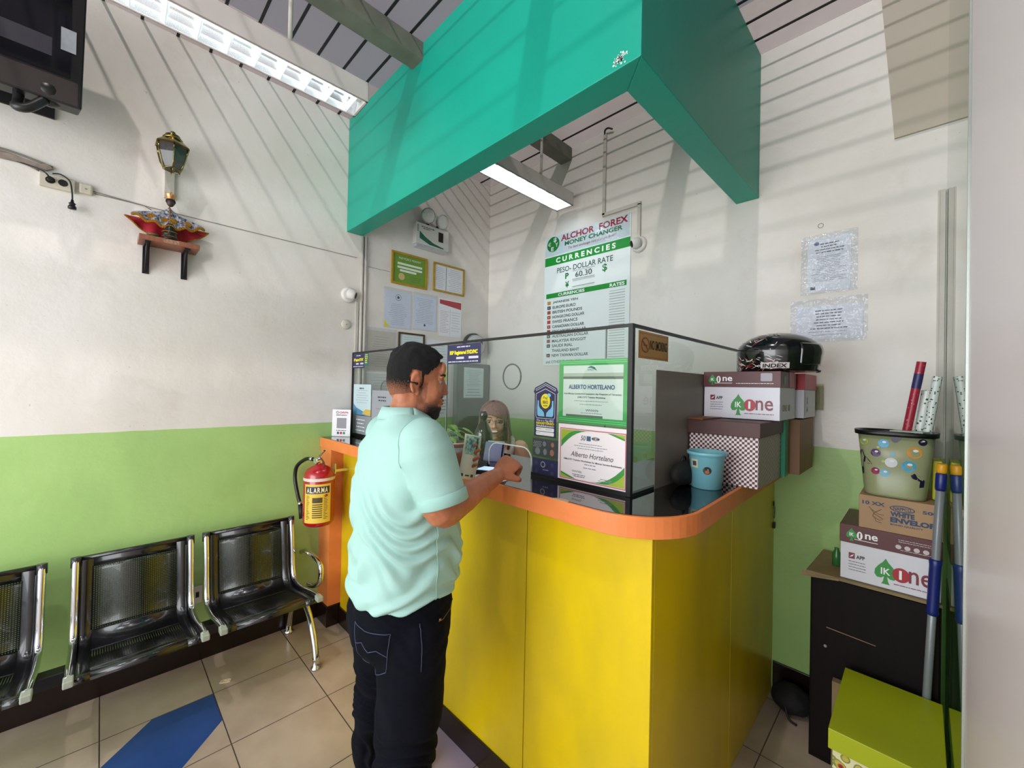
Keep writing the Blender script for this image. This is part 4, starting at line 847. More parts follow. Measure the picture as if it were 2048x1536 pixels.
# payment stand on the counter end (its code square stays blank)
pl = PL((-.002+.006, -1.352, TOPZ+.002), (.80, .60, 0), (-.03*.6, .03*.8, 1))
t = thing('payment_stand', 'white acrylic payment stand at the left end of the counter', 'stand', (.06,-1.31,TOPZ))
w_, h_ = .128, .175
obj('card', MB().pbox(pl, 0,0,-.002, w_,h_,.001), mat('white_card', '#e6e4e6', .35), t)
obj('stand_foot', MB().pbox(PL((.004,-1.352,TOPZ+.0005), (.80,.60,0), (-.6,.8,0)), 0,0,0, w_,.045,.0025), glassy('clear_acrylic', '#f0f4f4'), t)
q = PL(pl.p(0,0,.001), pl.u, pl.v)
deco(t, 'red_lettering', M_REDP, lambda mb: text(mb, q, 'QRPh', .048, .148, .112, .162, .0006, bold=.03, shear=.2)); deco(t, 'dark_lettering', M_INK, lambda mb: (text(mb, q, 'INSTAPAY', .028, .134, .105, .143, .0006, bold=.03), dashes(mb, q, .03, .10, .036, .004, random.Random(1)), ringf(mb, q, .036, .156, .009, .003)))
deco(t, 'blank_square', mat('grey_square', '#8c8a90', .5), lambda mb: rect(mb, q, .033, .052, .100, .120, .0006)); deco(t, 'square_border', M_INK, lambda mb: outline_q(mb, q, .026, .046, .107, .127))  if False else None
for i, c_ in enumerate(('#3d4468', '#a52430', '#2f7f5a')): deco(t, 'app_mark', mat('mark_'+c_[1:], c_, .5), lambda mb: poly(mb, q, [(a+.036+i*.021, b+.014) for a, b in rrect(0,0,.016,.016,.004)], .0006))

# ---------------------------------------------------------------- waiting bench
M_BS = mat('black_perforated_steel', '#101012', 0.25, coat=.4)
def perf_mat():
    m = mat('perforated_sheet', '#0a0a0b', 0.28, coat=.3); nt = m.node_tree; N = nt.nodes; L = nt.links; b = N['Principled BSDF']
    tc = N.new('ShaderNodeTexCoord'); mp = N.new('ShaderNodeMapping'); mp.inputs['Scale'].default_value = (85, 85, 85); L.new(tc.outputs['Generated'], mp.inputs[0])
    uv = N.new('ShaderNodeUVMap'); mp.inputs['Scale'].default_value = (1,1,1); L.new(uv.outputs[0], mp.inputs[0])
    sx = N.new('ShaderNodeVectorMath'); sx.operation = 'FRACTION'; L.new(mp.outputs[0], sx.inputs[0])
    sb = N.new('ShaderNodeVectorMath'); sb.operation = 'SUBTRACT'; sb.inputs[1].default_value = (.5,.5,0); L.new(sx.outputs[0], sb.inputs[0])
    ln = N.new('ShaderNodeVectorMath'); ln.operation = 'LENGTH'; L.new(sb.outputs[0], ln.inputs[0])
    gt = N.new('ShaderNodeMath'); gt.operation = 'GREATER_THAN'; gt.inputs[1].default_value = .21; L.new(ln.outputs['Value'], gt.inputs[0]); L.new(gt.outputs[0], b.inputs['Alpha'])
    return m
M_PERF = perf_mat()
t = thing('waiting_bench', 'black and chrome three-seat waiting bench along the green wall', 'bench', (.30, -2.30, 0))
# side profile of the seat shell (x from the wall, z up)
prof = smooth_path([(.112,0,.700),(.118,0,.690),(.135,0,.60),(.150,0,.50),(.165,0,.42),(.190,0,.375),(.235,0,.355),(.32,0,.360),(.44,0,.385),(.53,0,.398),(.555,0,.390),(.560,0,.375)], 5)
prof = [(p.x, p.z) for p in prof]
def grid_mesh(name, y0, y1, i0, i1, off, m, par):
    me = bpy.data.meshes.new(name); V = []; Fc = []; UV = []; P = prof[i0:i1+1]; L_ = [0]
    for i in range(1, len(P)): L_.append(L_[-1]+math.hypot(P[i][0]-P[i-1][0], P[i][1]-P[i-1][1]))
    for (x, z) in P: V += [(x+off, y0, z+off*.5), (x+off, y1, z+off*.5)]
    for i in range(len(P)-1): Fc.append((2*i, 2*i+1, 2*i+3, 2*i+2)); UV += [(0, L_[i]), ((y1-y0), L_[i]), ((y1-y0), L_[i+1]), (0, L_[i+1])]
    ow = wloc(par); me.from_pydata([(a-ow.x, b-ow.y, c-ow.z) for a, b, c in V], [], Fc); uv = me.uv_layers.new(name='UVMap')
    for k, q_ in enumerate(UV): uv.data[k].uv = (q_[0]*130, q_[1]*130)
    me.polygons.foreach_set('use_smooth', [True]*len(Fc)); me.materials.append(m)
    o = bpy.data.objects.new(name, me); COL.objects.link(o); o.parent = par
    md = o.modifiers.new('solidify', 'SOLIDIFY'); md.thickness = .002; return o
def seat(y0, y1):
    n = len(prof); iy0, iy1 = y0+.055, y1-.055
    sh = MB()   # solid rim round the perforated fields
    def strip(a, b, i0, i1):
        R = [[(prof[i][0], a, prof[i][1]), (prof[i][0], b, prof[i][1])] for i in range(i0, i1+1)]; sh.rings(R, 0, True, False, False, False)
    strip(y0, iy0, 0, n-1); strip(iy1, y1, 0, n-1); strip(iy0, iy1, 0, 7); strip(iy0, iy1, 22, 33); strip(iy0, iy1, 44, n-1)
    o = obj('seat_shell', sh, M_BS, t, solid=.003)
    grid_mesh('perforated_back', iy0, iy1, 7, 22, 0, M_PERF, o); grid_mesh('perforated_seat', iy0, iy1, 33, 44, 0, M_PERF, o)
    obj('top_roll', MB().tube([(.108, y0, .698), (.108, y1, .698)], .012, 12), M_BS, o)
    for y_ in (y0, y1):
        pth = smooth_path([(.120,y_,.712),(.126,y_,.690),(.145,y_,.60),(.160,y_,.50),(.174,y_,.425),(.205,y_,.378),(.26,y_,.366),(.36,y_,.374),(.48,y_,.398),(.570,y_,.408)], 4)
        r_ = [.0135]*len(pth)
        f_ = obj('side_rail', MB().tube(pth, r_, 12), M_CHROME, t)
        obj('end_cap', MB().box((.555,y_-.014,.392),(.600,y_+.014,.418)), mat('grey_rubber_cap', '#9aa092', .5), f_, bevel=.004)
        obj('top_sleeve', MB().cyl((.1195,y_,.714),(.124,y_,.672),.0165,n=14), mat('dark_sleeve', '#3a3b3d', .3, .5), f_)
for y0, y1 in ((-2.990, -2.590), (-2.492, -2.092), (-2.028, -1.622)): seat(y0, y1)
obj('support_beam', MB().box((.265,-3.02,.275),(.325,-1.57,.325)), M_BLACK, t, bevel=.004)
for yy in (-1.60, -3.0):
    pth = smooth_path([(.215,yy,.30),(.30,yy,.275),(.38,yy,.235),(.445,yy,.16),(.490,yy,.075),(.500,yy,.03)], 5)
    l_ = obj('leg', MB().tube(pth, .016, 12), M_CHROME, t); obj('foot_pad', MB().lathe([(.026,.0),(.027,.008),(.018,.014),(.017,.05),(.019,.055)], (.500,yy,0), 24), M_CHROME, l_)
    pth2 = smooth_path([(.215,yy,.30),(.15,yy,.25),(.08,yy,.12),(.06,yy,.03)], 5)
    l_ = obj('leg', MB().tube(pth2, .016, 12), M_CHROME, t); obj('foot_pad', MB().lathe([(.026,.0),(.027,.008),(.018,.014),(.017,.05)], (.060,yy,0), 24), M_CHROME, l_)
    pa = smooth_path([(.150,yy+.03,.500),(.20,yy+.035,.520),(.33,yy+.035,.525),(.425,yy+.035,.512),(.447,yy+.035,.48),(.430,yy+.035,.42),(.36,yy+.03,.375),(.30,yy+.02,.365)], 5)
    obj('armrest', MB().tube(pa, .0135, 12), M_CHROME, t)
tag(obj('floor_litter', MB().prism(pl0, [(.275,-1.975),(.29,-1.985),(.305,-1.965),(.312,-1.945),(.298,-1.935),(.284,-1.945)], .0003, .004), mat('tan_crumpled_wrapper', '#c9a56a', .6, var=.4, vscale=200, var_col='#e6e0d6'), loc=(.29,-1.96,0)), 'tan and white scrap of wrapper on the floor tiles', 'litter')
# ---------------------------------------------------------------- things on and behind the counter
t = thing('potted_plant', 'green leafy plant in a glass vase of pale pebbles behind the counter glass', 'plant', (.93,-1.13,TOPZ))
pc = Vector((.925,-1.120,TOPZ))
obj('vase', MB().lathe([(.030,.0005),(.040,.004),(.043,.05),(.045,.095),(.043,.095),(.039,.01)], pc, 28, caps=False), glassy('vase_glass', '#eef4f0', rough=.02), t)
w = MB(); r_ = random.Random(2)
for i in range(70):
    a = r_.uniform(0, 2*PI); rr = r_.uniform(.012,.035); w.ell((pc.x+rr*math.cos(a), pc.y+rr*math.sin(a), TOPZ+.008+.075*i/70), (.007*r_.uniform(.8,1.3),.006,.005), n=8, k=5)
tag(obj('pebbles', w, mat('pale_pebbles', '#cfd2c9', .5, var=.5, vscale=90), t), kind='stuff')
w = MB(); ws = MB()
for i in range(22):
    a = r_.uniform(0, 2*PI); l_ = r_.uniform(.05,.13); hz = r_.uniform(.075,.15); base = pc+Vector((0,0,.08)); tip = pc+Vector((math.cos(a)*l_, math.sin(a)*l_*.8, hz)); tip.y = max(tip.y, -1.205+.0); 
    ws.tube(smooth_path([base, (base+tip)/2+Vector((0,0,.02)), tip], 3), .0014, 5)
    d_ = (tip-base).normalized(); d_ = Vector((d_.x, d_.y, -.25)).normalized(); sd = d_.cross(Vector((0,0,1))).normalized(); L_ = r_.uniform(.045,.07); R = []
    for k in range(7):
        s_ = k/6; wd = .019*math.sin(PI*min(1, s_*.92+.08))**.8*(1-s_*.3); c_ = tip+d_*L_*s_+Vector((0,0,-.015*s_*s_)); 
        R.append([c_-sd*wd+Vector((0,0,.004)), c_, c_+sd*wd+Vector((0,0,.004))])
    for row in R:
        for v in row: v.y = max(v.y, -1.207)
    w.rings(R, 0, True, False, False, False)
obj('foliage', w, mat('fresh_green_leaves', '#5f9c3a', .4, var=.4, vscale=25, var_col='#a9c86a'), t, solid=.0012); obj('stems', ws, mat('green_stems', '#5a8436', .5), t)

t = thing('storage_tin', 'dark red lidded round box behind the counter glass beside the plant', 'box', (1.02,-1.125,TOPZ))
c_ = (1.035,-1.125,TOPZ); obj('grey_base', MB().lathe([(.060,.0005),(.062,.004),(.062,.030),(.060,.033)], c_, 32), mat('speckled_grey_band', '#8e959b', .4, var=.5, vscale=90), t); obj('red_lid', MB().lathe([(.061,.0335),(.062,.036),(.062,.054),(.059,.058),(.001,.059)], c_, 32), mat('dark_red_lid', '#6e1f2c', .25), t); obj('lid_rim', MB().lathe([(.0625,.052),(.0635,.055),(.0625,.058)], c_, 32, caps=False), mat('pale_rim', '#c9b9bb', .3), t)
t = thing('tape_roll', 'cream roll of tape lying behind the glass left of the black bottle', 'tape roll', (1.145,-1.12,TOPZ))
c_ = (1.130,-1.105,TOPZ); obj('cup', MB().lathe([(.024,.0005),(.027,.003),(.030,.055),(.027,.055),(.024,.006),(.001,.005)], c_, 28), mat('cream_plastic_cup', '#d6cdb9', .4), t); obj('tape', MB().lathe([(.012,.056),(.028,.056),(.028,.078),(.012,.078)], c_, 28), mat('tan_tape', '#cdb88f', .4), t)
t = thing('glossy_bottle', 'glossy black long-necked bottle behind the glass in front of the woman', 'bottle', (1.25,-1.13,TOPZ))
obj('bottle_body', MB().lathe([(.030,.0005),(.036,.004),(.042,.04),(.047,.085),(.043,.125),(.030,.155),(.020,.172),(.016,.19)], (1.243,-1.115,TOPZ), 32), mat('gloss_black', '#050506', .05, coat=1.0), t)
obj('bottle_head', MB().lathe([(.0165,.190),(.0195,.200),(.021,.214),(.017,.226),(.008,.232),(.001,.233)], (1.243,-1.115,TOPZ), 28), mat('gloss_black', '#050506', .05), t)
t = thing('folder_stack', 'stack of pale blue and white folders behind the plant', 'folders', (.82,-1.02,TOPZ))
r_ = random.Random(6)
for i in range(8):
    a = r_.uniform(-.06,.06); pl = PL((.62,-1.04,TOPZ+.0005+i*.011), (math.cos(a),math.sin(a),0), (-math.sin(a),math.cos(a),0)); obj('folder', MB().pbox(pl, 0,0,0, .22,.095,.0105), mat(('folder_blue','folder_white','folder_teal')[i%3], ('#9fc2d6','#dfe3e6','#5f97a6')[i%3], .5), t, bevel=.001)
t = thing('violet_ledger', 'violet-blue hardbound book standing open behind the counter cut-out', 'book', (1.42,-1.15,TOPZ))
obj('cover', MB().hexa([(1.30,-1.165,TOPZ+.0005),(1.385,-1.135,TOPZ+.0005),(1.385,-1.125,TOPZ+.0005),(1.30,-1.155,TOPZ+.0005),(1.30,-1.150,TOPZ+.090),(1.385,-1.120,TOPZ+.090),(1.385,-1.110,TOPZ+.090),(1.30,-1.140,TOPZ+.090)]), mat('violet_cover', '#4c4a86', .35, var=.2, vscale=20), t, bevel=.001)
obj('page_block', MB().hexa([(1.303,-1.152,TOPZ+.003),(1.383,-1.122,TOPZ+.003),(1.383,-1.112,TOPZ+.003),(1.303,-1.142,TOPZ+.003),(1.303,-1.137,TOPZ+.092),(1.383,-1.107,TOPZ+.092),(1.383,-1.102,TOPZ+.092),(1.303,-1.130,TOPZ+.092)]), M_PAPER, t)
t = thing('card_terminal', 'dark handheld terminal with a pale lit screen lying at the cut-out', 'terminal', (1.55,-1.335,TOPZ))
pl = PL((1.50,-1.385,TOPZ+.0025), (.85,.35,0), (-.35,.85,0))
obj('terminal_body', MB().pbox(pl, 0,0,0, .115,.085,.016), M_BLACK, t, bevel=.004); obj('terminal_screen', MB().pbox(pl, .006,.008,.0162, .109,.078,.0168), mat('lit_pale_screen', '#b9d4f4', .2, emit=.7), t)
tag(obj('paper_sheet', MB().prism(PL((1.52,-1.418,TOPZ+.0006), (.96,.1,0), (-.1,.96,0)), [(0,0),(.15,.0),(.15,.09),(0,.11)], 0, .0012), M_PAPER, loc=(1.57,-1.4,TOPZ)), 'white sheet of paper on the counter under the terminal', 'paper')

# second operator's chair parts seen through the glass
t = thing('office_chair', 'black high-backed office chair the woman sits on', 'office chair', (.86,-.60,0))
def chair():
    c0 = Vector((.86,-.62,0)); d_ = Vector((.74,-.67,0)).normalized(); s_ = Vector((.67,.74,0))
    pl = PL(c0-d_*.20+Vector((0,0,.62)), s_, (0,0,1))
    P = rrect(-.33,0,.07,.68,.13,6); mb = MB().prism(pl, P, -.03, .02, 0, True); obj('backrest', mb, mat('black_mesh_fabric', '#17191a', .6), t, bevel=.008)
    pl2 = PL(c0-s_*.0+Vector((0,0,.52)), d_, s_); obj('seat', MB().prism(pl2, rrect(-.22,-.23,.22,.23,.08), 0, .06, 0, True), mat('black_mesh_fabric', '#17191a', .6), t, bevel=.01)
    obj('gas_post', MB().cyl(c0+Vector((0,0,.1)), c0+Vector((0,0,.52)), .025), M_CHROME, t)
    for i in range(5):
        a = i*2*PI/5; l_ = obj('leg', MB().cyl(c0+Vector((0,0,.10)), c0+Vector((.25*math.cos(a), .25*math.sin(a), .07)), .02, .014), M_BLACK, t); obj('caster', MB().ell(c0+Vector((.25*math.cos(a), .25*math.sin(a), .03)), (.028,.028,.0295)), M_BLACK, l_)
    obj('back_support', MB().tube(smooth_path([c0+Vector((0,0,.51)), c0-d_*.22+Vector((0,0,.55)), c0-d_*.245+Vector((0,0,.8))]), .015), M_BLACK, t)
chair()

# ---------------------------------------------------------------- counter's right end: boxes, bucket, helmet
def check_mat():
    m = bpy.data.materials.new('checkered_card'); m.use_nodes = True; nt = m.node_tree; N = nt.nodes; L = nt.links; b = N['Principled BSDF']; b.inputs['Roughness'].default_value = .5
    tc = N.new('ShaderNodeTexCoord'); k = N.new('ShaderNodeTexChecker'); k.inputs['Scale'].default_value = 115; k.inputs['Color1'].default_value = lin('#e2d5d2'); k.inputs['Color2'].default_value = lin('#4b2a30')
    mp = N.new('ShaderNodeMapping'); mp.inputs['Location'].default_value = (.0011,.0013,.0012); L.new(tc.outputs['Object'], mp.inputs[0]); L.new(mp.outputs[0], k.inputs['Vector']); L.new(k.outputs['Color'], b.inputs['Base Color']); return m
t = thing('gift_box', 'checkered cardboard box with dark brown lid at the counter end', 'box', (2.215,-.62,TOPZ))
obj('box_body', MB().box((2.096,-.777,TOPZ+.0008),(2.337,-.455,1.345)), check_mat(), t)
obj('box_lid', MB().box((2.0905,-.786,1.337),(2.345,-.447,1.391)), mat('dark_brown_card', '#4a2420', .5, var=.1), t, bevel=.002)
tag(obj('cardboard_flap', MB().hexa([(2.095,-.80,1.3920),(2.16,-.82,1.3920),(2.17,-.64,1.3920),(2.10,-.635,1.3920),(2.095,-.80,1.3965),(2.16,-.82,1.3965),(2.17,-.64,1.3965),(2.10,-.635,1.3965)]), mat('kraft_card', '#7a4a2a', .6), loc=(2.08,-.7,1.392)), 'loose brown card lying on the checkered box lid', 'card')
def spade_logo(par, q, a, b, s_, first='green'):
    """IK spade, red disc with 1, and the letters ne"""
    S_ = [(x_*.86, y_) for x_, y_ in [(0,.5),(.10,.36),(.28,.20),(.42,.02),(.44,-.16),(.34,-.28),(.18,-.28),(.06,-.20),(.10,-.40),(.17,-.5),(-.17,-.5),(-.10,-.40),(-.06,-.20),(-.18,-.28),(-.34,-.28),(-.44,-.16),(-.42,.02),(-.28,.20),(-.10,.36)]]
    deco(par, 'spade_mark', mat('logo_green', '#2f8f3c', .4), lambda mb: poly(mb, q, [(a+x*s_, b+y*s_*1.15) for x, y in S_], .0006))
    deco(par, 'spade_letters', M_WHITEP, lambda mb: text(mb, q, 'IK', a-.16*s_, b-.15*s_, a+.16*s_, b+.15*s_, .0009, bold=.02))
def ik_box(name, loc, dims, label, rot_small=False, main=True, barcode=True, front_n=True, group=None):
    (x0,y0,z0), (x1,y1,z1) = loc, dims
    t = thing(name, label, 'box', ((x0+x1)/2, (y0+y1)/2, z0), group)
    zl = z1-(z1-z0)*.33
    obj('box_body', MB().box((x0+.003,y0+.003,z0+.0005),(x1-.003,y1-.003,z1-.004)), mat('white_box_card', '#dadae2', .45), t, bevel=.0015)
    L_ = obj('box_lid', MB().box((x0,y0,zl),(x1,y1,z1)), mat('maroon_box_card', '#5a2c2e', .45), t, bevel=.0015)
    W_ = x1-x0; H_ = z1-z0
    ql = plB(x0, zl, y0-.0006); hl = z1-zl
    spade_logo(L_, ql, W_*.13, hl*.5, hl*.62)
    deco(L_, 'lid_lettering', M_WHITEP, lambda mb: (text(mb, ql, 'ne', W_*.27, hl*.38, W_*.40, hl*.66, .0006, bold=.02), disc(mb, ql, W_*.215, hl*.5, W_*.03, hl*.22, .0007), rect(mb, ql, W_*.16, hl*.24, W_*.40, hl*.27, .0006)) and None)
    deco(L_, 'lid_numeral', mat('maroon_box_card', '#5a2c2e', .45), lambda mb: text(mb, ql, '1', W_*.206, hl*.36, W_*.222, hl*.64, .0009, bold=.0))
    if barcode:
        deco(L_, 'barcode', mat('grey_barcode', '#a9a5ae', .5), lambda mb: poly(mb, ql, [(a+W_*.76, b+hl*.38) for a, b in rrect(0,0,W_*.14,hl*.5,.004)], .0006)); deco(L_, 'white_rule', M_WHITEP, lambda mb: dashes(mb, ql, W_*.45, W_*.92, hl*.22, .002, random.Random(1)))
    else:
        deco(L_, 'round_symbols', mat('pale_symbol', '#c9bfc2', .5), lambda mb: ([disc(mb, ql, W_*(.60+.085*i), hl*.34, .008, c=.0006) for i in range(5)], [dashes(mb, ql, W_*.60, W_*.98, hl*(.60+.1*k), .002, random.Random(k)) for k in range(2)], dashes(mb, ql, W_*.62, W_*.95, hl*.18, .002, random.Random(5))) and None)
    qb = plB(x0, z0, y0+.003-.0006); hb = zl-z0
    spade_logo(t, qb, W_*.48, hb*.45, hb*.58)
    deco(t, 'red_disc', mat('logo_red', '#a82430', .4), lambda mb: disc(mb, qb, W_*.627, hb*.44, hb*.165, hb*.185, c=.0008)); deco(t, 'numeral', M_WHITEP, lambda mb: text(mb, qb, '1', W_*.610, hb*.33, W_*.636, hb*.56, .0012, bold=.0))
    deco(t, 'box_lettering', mat('maroon_print', '#7d2a36', .4), lambda mb: (text(mb, qb, 'ne', W_*.70, hb*.29, W_*.91, hb*.60, .0006, bold=.01), dashes(mb, qb, W_*.56, W_*.92, hb*.17, .0025, random.Random(2))) and None)
    deco(t, 'maker_mark', mat('maroon_print', '#7d2a36', .4), lambda mb: (rect(mb, qb, W_*.10, hb*.58, W_*.165, hb*.74, .0006),) and None)
    deco(t, 'maker_lettering', M_INK, lambda mb: (text(mb, qb, 'APP', W_*.18, hb*.60, W_*.27, hb*.70, .0006, bold=.03), [dashes(mb, qb, W_*.10, W_*.28, hb*(.50-.075*k), .0018, random.Random(k)) for k in range(4)]) and None)
    deco(t, 'mark_swoosh', M_WHITEP, lambda mb: poly(mb, qb, [(W_*.108,hb*.62),(W_*.14,hb*.64),(W_*.158,hb*.71),(W_*.13,hb*.67)], .0009))
    return t
t = ik_box('paper_carton', (2.092,-.630,1.3935), (2.372,-.37,1.582), 'white and maroon paper carton on the checkered box, helmet on top')
qs = PL((2.372-.0024,-.627,1.3935), (0,1,0), (0,0,1))
deco(t, 'side_lettering', mat('gold_print', '#a08040', .5), lambda mb: (text(mb, qs, 'ONE', .03,.035,.11,.06,.0006), rect(mb, qs, .14,.035,.16,.06,.0006)) and None)
ql = PL((2.3726,-.63,1.52), (0,1,0), (0,0,1)); deco(t, 'red_side_band', mat('bright_red_card', '#b8202c', .4), lambda mb: rect(mb, ql, .135, .003, .224, .064, .0004)); deco(t, 'side_spade', mat('logo_green', '#2f8f3c', .4), lambda mb: disc(mb, ql, .06,.03,.018,.016,.0005))
t = thing('paper_carton', 'red and white carton behind the helmet carton, against the back wall', 'box', (2.25,-.17,1.39))
obj('box_body', MB().box((2.105,-.318,1.3935),(2.392,-.06,1.515)), mat('white_box_card', '#dadae2', .45), t, bevel=.001); obj('box_lid', MB().box((2.102,-.321,1.5155),(2.395,-.057,1.584)), mat('bright_red_card', '#b8202c', .4), t, bevel=.001)
qs = PL((2.3925,-.318,1.3935), (0,1,0), (0,0,1)); deco(t, 'side_print', M_INK, lambda mb: (text(mb, qs, 'X', .05,.06,.08,.09,.0006), text(mb, qs, 'A', .05,.025,.08,.05,.0006), rect(mb, qs, .012,.01,.016,.11,.0006)) and None)
tag(obj('box_file', MB().box((2.12,-.445,TOPZ+.0008),(2.352,-.385,1.388)), mat('green_file_plastic', '#0f8a62', .35), loc=(2.23,-.41,TOPZ), bevel=.002), 'green box file standing behind the checkered box', 'file')
tag(obj('kraft_carton', MB().box((2.10,-.35,TOPZ+.0008),(2.385,-.06,1.388)), mat('kraft_card_dark', '#8a6548', .6), loc=(2.19,-.2,TOPZ), bevel=.002), 'plain brown carton under the red and white carton by the back wall', 'box')
t = thing('plastic_bucket', 'small light blue plastic bucket with a round sticker on the counter', 'bucket', (2.205,-.880,TOPZ))
bc = (2.200,-.884,TOPZ)
obj('bucket_body', MB().lathe([(.046,.0006),(.050,.003),(.058,.112),(.0595,.113),(.0600,.118),(.0665,.120),(.0670,.129),(.0625,.131),(.0600,.128),(.0480,.006),(.001,.005)], bc, 44, caps=False), mat('light_blue_plastic', '#78b8c4', .35), t)
av = math.atan2(CAM.y-bc[1], CAM.x-bc[0]); ec_old = ec
def bpatch(a0, a1, z0, z1, n=10, e=.0006, circ=False):
    mb = MB()
    def P(a, z): r = .050+.008*(z-.003)/.109+e; return (bc[0]+r*math.cos(av+a), bc[1]+r*math.sin(av+a), TOPZ+z)
    if circ:
        ca, cz = (a0+a1)/2, (z0+z1)/2; mb.face([P(ca+(a1-a0)/2*math.cos(q_), cz+(z1-z0)/2*math.sin(q_)) for q_ in [i*2*PI/20 for i in range(20)]]); return mb
    for i in range(n): mb.face([P(a0+(a1-a0)*i/n, z0), P(a0+(a1-a0)*(i+1)/n, z0), P(a0+(a1-a0)*(i+1)/n, z1), P(a0+(a1-a0)*i/n, z1)])
    return mb
obj('round_sticker', bpatch(-.22,.28,.055,.082,circ=True,e=.0008), mat('dark_round_sticker', '#241c18', .4), t); obj('sticker_fruit', bpatch(-.1,.16,.058,.070,circ=True,e=.0012), mat('orange_print', '#a8562c', .4), t)
obj('paper_label', bpatch(-1.05,-.52,.075,.105), mat('tan_label', '#b9b896', .5), t)
obj('label_mark', bpatch(-.90,-.62,.082,.098,e=.0010), M_INK, t)
o = tag(obj('cloth_heap', MB().ell((2.14,-1.0,TOPZ+.03),(.03,.03,.029)), M_BLACKMATT), 'x', 'x'); bpy.data.objects.remove(o)
t = thing('cloth_bag', 'black heap standing for dark reflection on the counter left of the blue bucket', 'bag', (2.13,-.92,TOPZ))  # shape standing for black shadow or cloth, mostly reflection on the black top
mb = MB().ell((2.150,-.700,TOPZ+.062),(.055,.11,.060)) if False else MB().ell((2.130,-.905,TOPZ+.045),(.034,.100,.044)); 
mb.v = [v+Vector((0,0,.010*noise.noise(v*30)*min(1,(v.z-TOPZ)/.02))) for v in mb.v]; obj('bag_body', mb, mat('black_bag_and_heap', '#0b0a0b', .8, bump=.5, bscale=30), t); obj('heap_loop', MB().tube(smooth_path([(2.125,-.93,TOPZ+.07),(2.128,-.92,TOPZ+.10),(2.125,-.89,TOPZ+.10),(2.125,-.88,TOPZ+.07)]), .004), M_BLACKMATT, t)  # body and loop shaped to darken the top where it mirrors dark

# helmet
t = thing('motorcycle_helmet', 'black helmet with white and red streaks, on the white carton', 'helmet', (2.325,-.47,1.583))
hc = Vector((2.325,-.470,1.6435)); hr = Vector((.120,.145,.102)); hrot = Matrix.Rotation(math.radians(-52), 3, 'Z')
def hp_(th, ph, e=0.0):   # th azimuth from the visor centre (+y local), ph elevation
    d_ = Vector((math.sin(th)*math.cos(ph), math.cos(th)*math.cos(ph), math.sin(ph)))
    r_ = Vector((hr.x+e, hr.y+e, hr.z+e)); q_ = Vector((d_.x*r_.x, d_.y*r_.y, d_.z*r_.z))
    k_ = (.90+.10*math.cos(ph))/max(.05, math.cos(ph)) if -1.1 < ph < 0 else (1+.10*math.sin(2*ph) if ph > 0 else 1)
    if ph < 0: q_.x *= k_*(1-.12*(-ph)); q_.y *= k_*(1-.06*(-ph))
    else: q_.x *= k_; q_.y *= k_
    q_.z = max(q_.z, -.0575-e*.1)
    return hc + Matrix.Rotation(math.radians(-78), 3, 'Z') @ q_
def hsurf(t0, t1, p0, p1, e, n=24, k=16, m=0):
    return MB().rings([[hp_(t0+(t1-t0)*j/n, p0+(p1-p0)*i/k, e) for j in range(n+1)] for i in range(k+1)], m, True, False, False, False)
mb = MB().rings([[hp_(2*PI*j/48, -1.05+(1.05+1.56)*i/28) for j in range(48)] for i in range(29)], 0, True, True, True, True)
obj('shell', mb, mat('helmet_black', '#0b0b0d', .15, coat=.7), t)
obj('visor', hsurf(-1.05, 1.05, -.32, .48, .004, 28, 12), mat('dark_visor', '#0c0c10', .05, coat=1), t, solid=.003)
obj('chin_vent', hsurf(-.35, .35, -.72, -.52, .004, 10, 4), M_BLACKMATT, t, solid=.004)
r_ = random.Random(11); ws = MB(); wr = MB()
for i in range(130):
    th = r_.uniform(1.35, 3.4); ph = r_.choice((r_.uniform(-.5,-.02), r_.uniform(-.5,-.1), r_.uniform(.55,1.2))); dth = r_.uniform(.06,.30); dph = r_.uniform(-.22,.22); wd = r_.uniform(.02,.055)
    tgt = wr if i % 4 == 0 else ws; e = .0030+.0003*(i % 3)
    P0 = [(th+dth*s_, ph+dph*s_) for s_ in (0,.33,.66,1)]; ww = (0, wd, wd*.8, 0)
    for k in range(3):
        a, b = P0[k], P0[k+1]; tgt.face([hp_(a[0],a[1]-ww[k]/2,e), hp_(b[0],b[1]-ww[k+1]/2,e), hp_(b[0],b[1]+ww[k+1]/2,e), hp_(a[0],a[1]+ww[k]/2,e)])
obj('white_streak_print', ws, mat('helmet_white_print', '#cfc6c4', .3), t); obj('red_streak_print', wr, mat('helmet_red_print', '#9c2232', .3), t)
V, Fs = text_raw('INDEX', .03, .1); x0 = min(v[0] for v in V); x1 = max(v[0] for v in V); y1 = max(v[1] for v in V)
mb = MB().rings([[hp_(1.30+.66*j/12, -.46+.22*i/2, .0062) for j in range(13)] for i in range(3)], 0, True, False, False, False); obj('name_patch', mb, mat('helmet_white_print', '#cfc6c4', .3), t)
mb = MB(); mb.v = [hp_(1.91-(v[0]-x0)/(x1-x0)*.56, -.42+v[1]/y1*.14, .0075) for v in V]
for f in Fs: mb.f.append(f); mb.m.append(0); mb.s.append(False)
obj('name_lettering', mb, M_BLACKMATT, t)

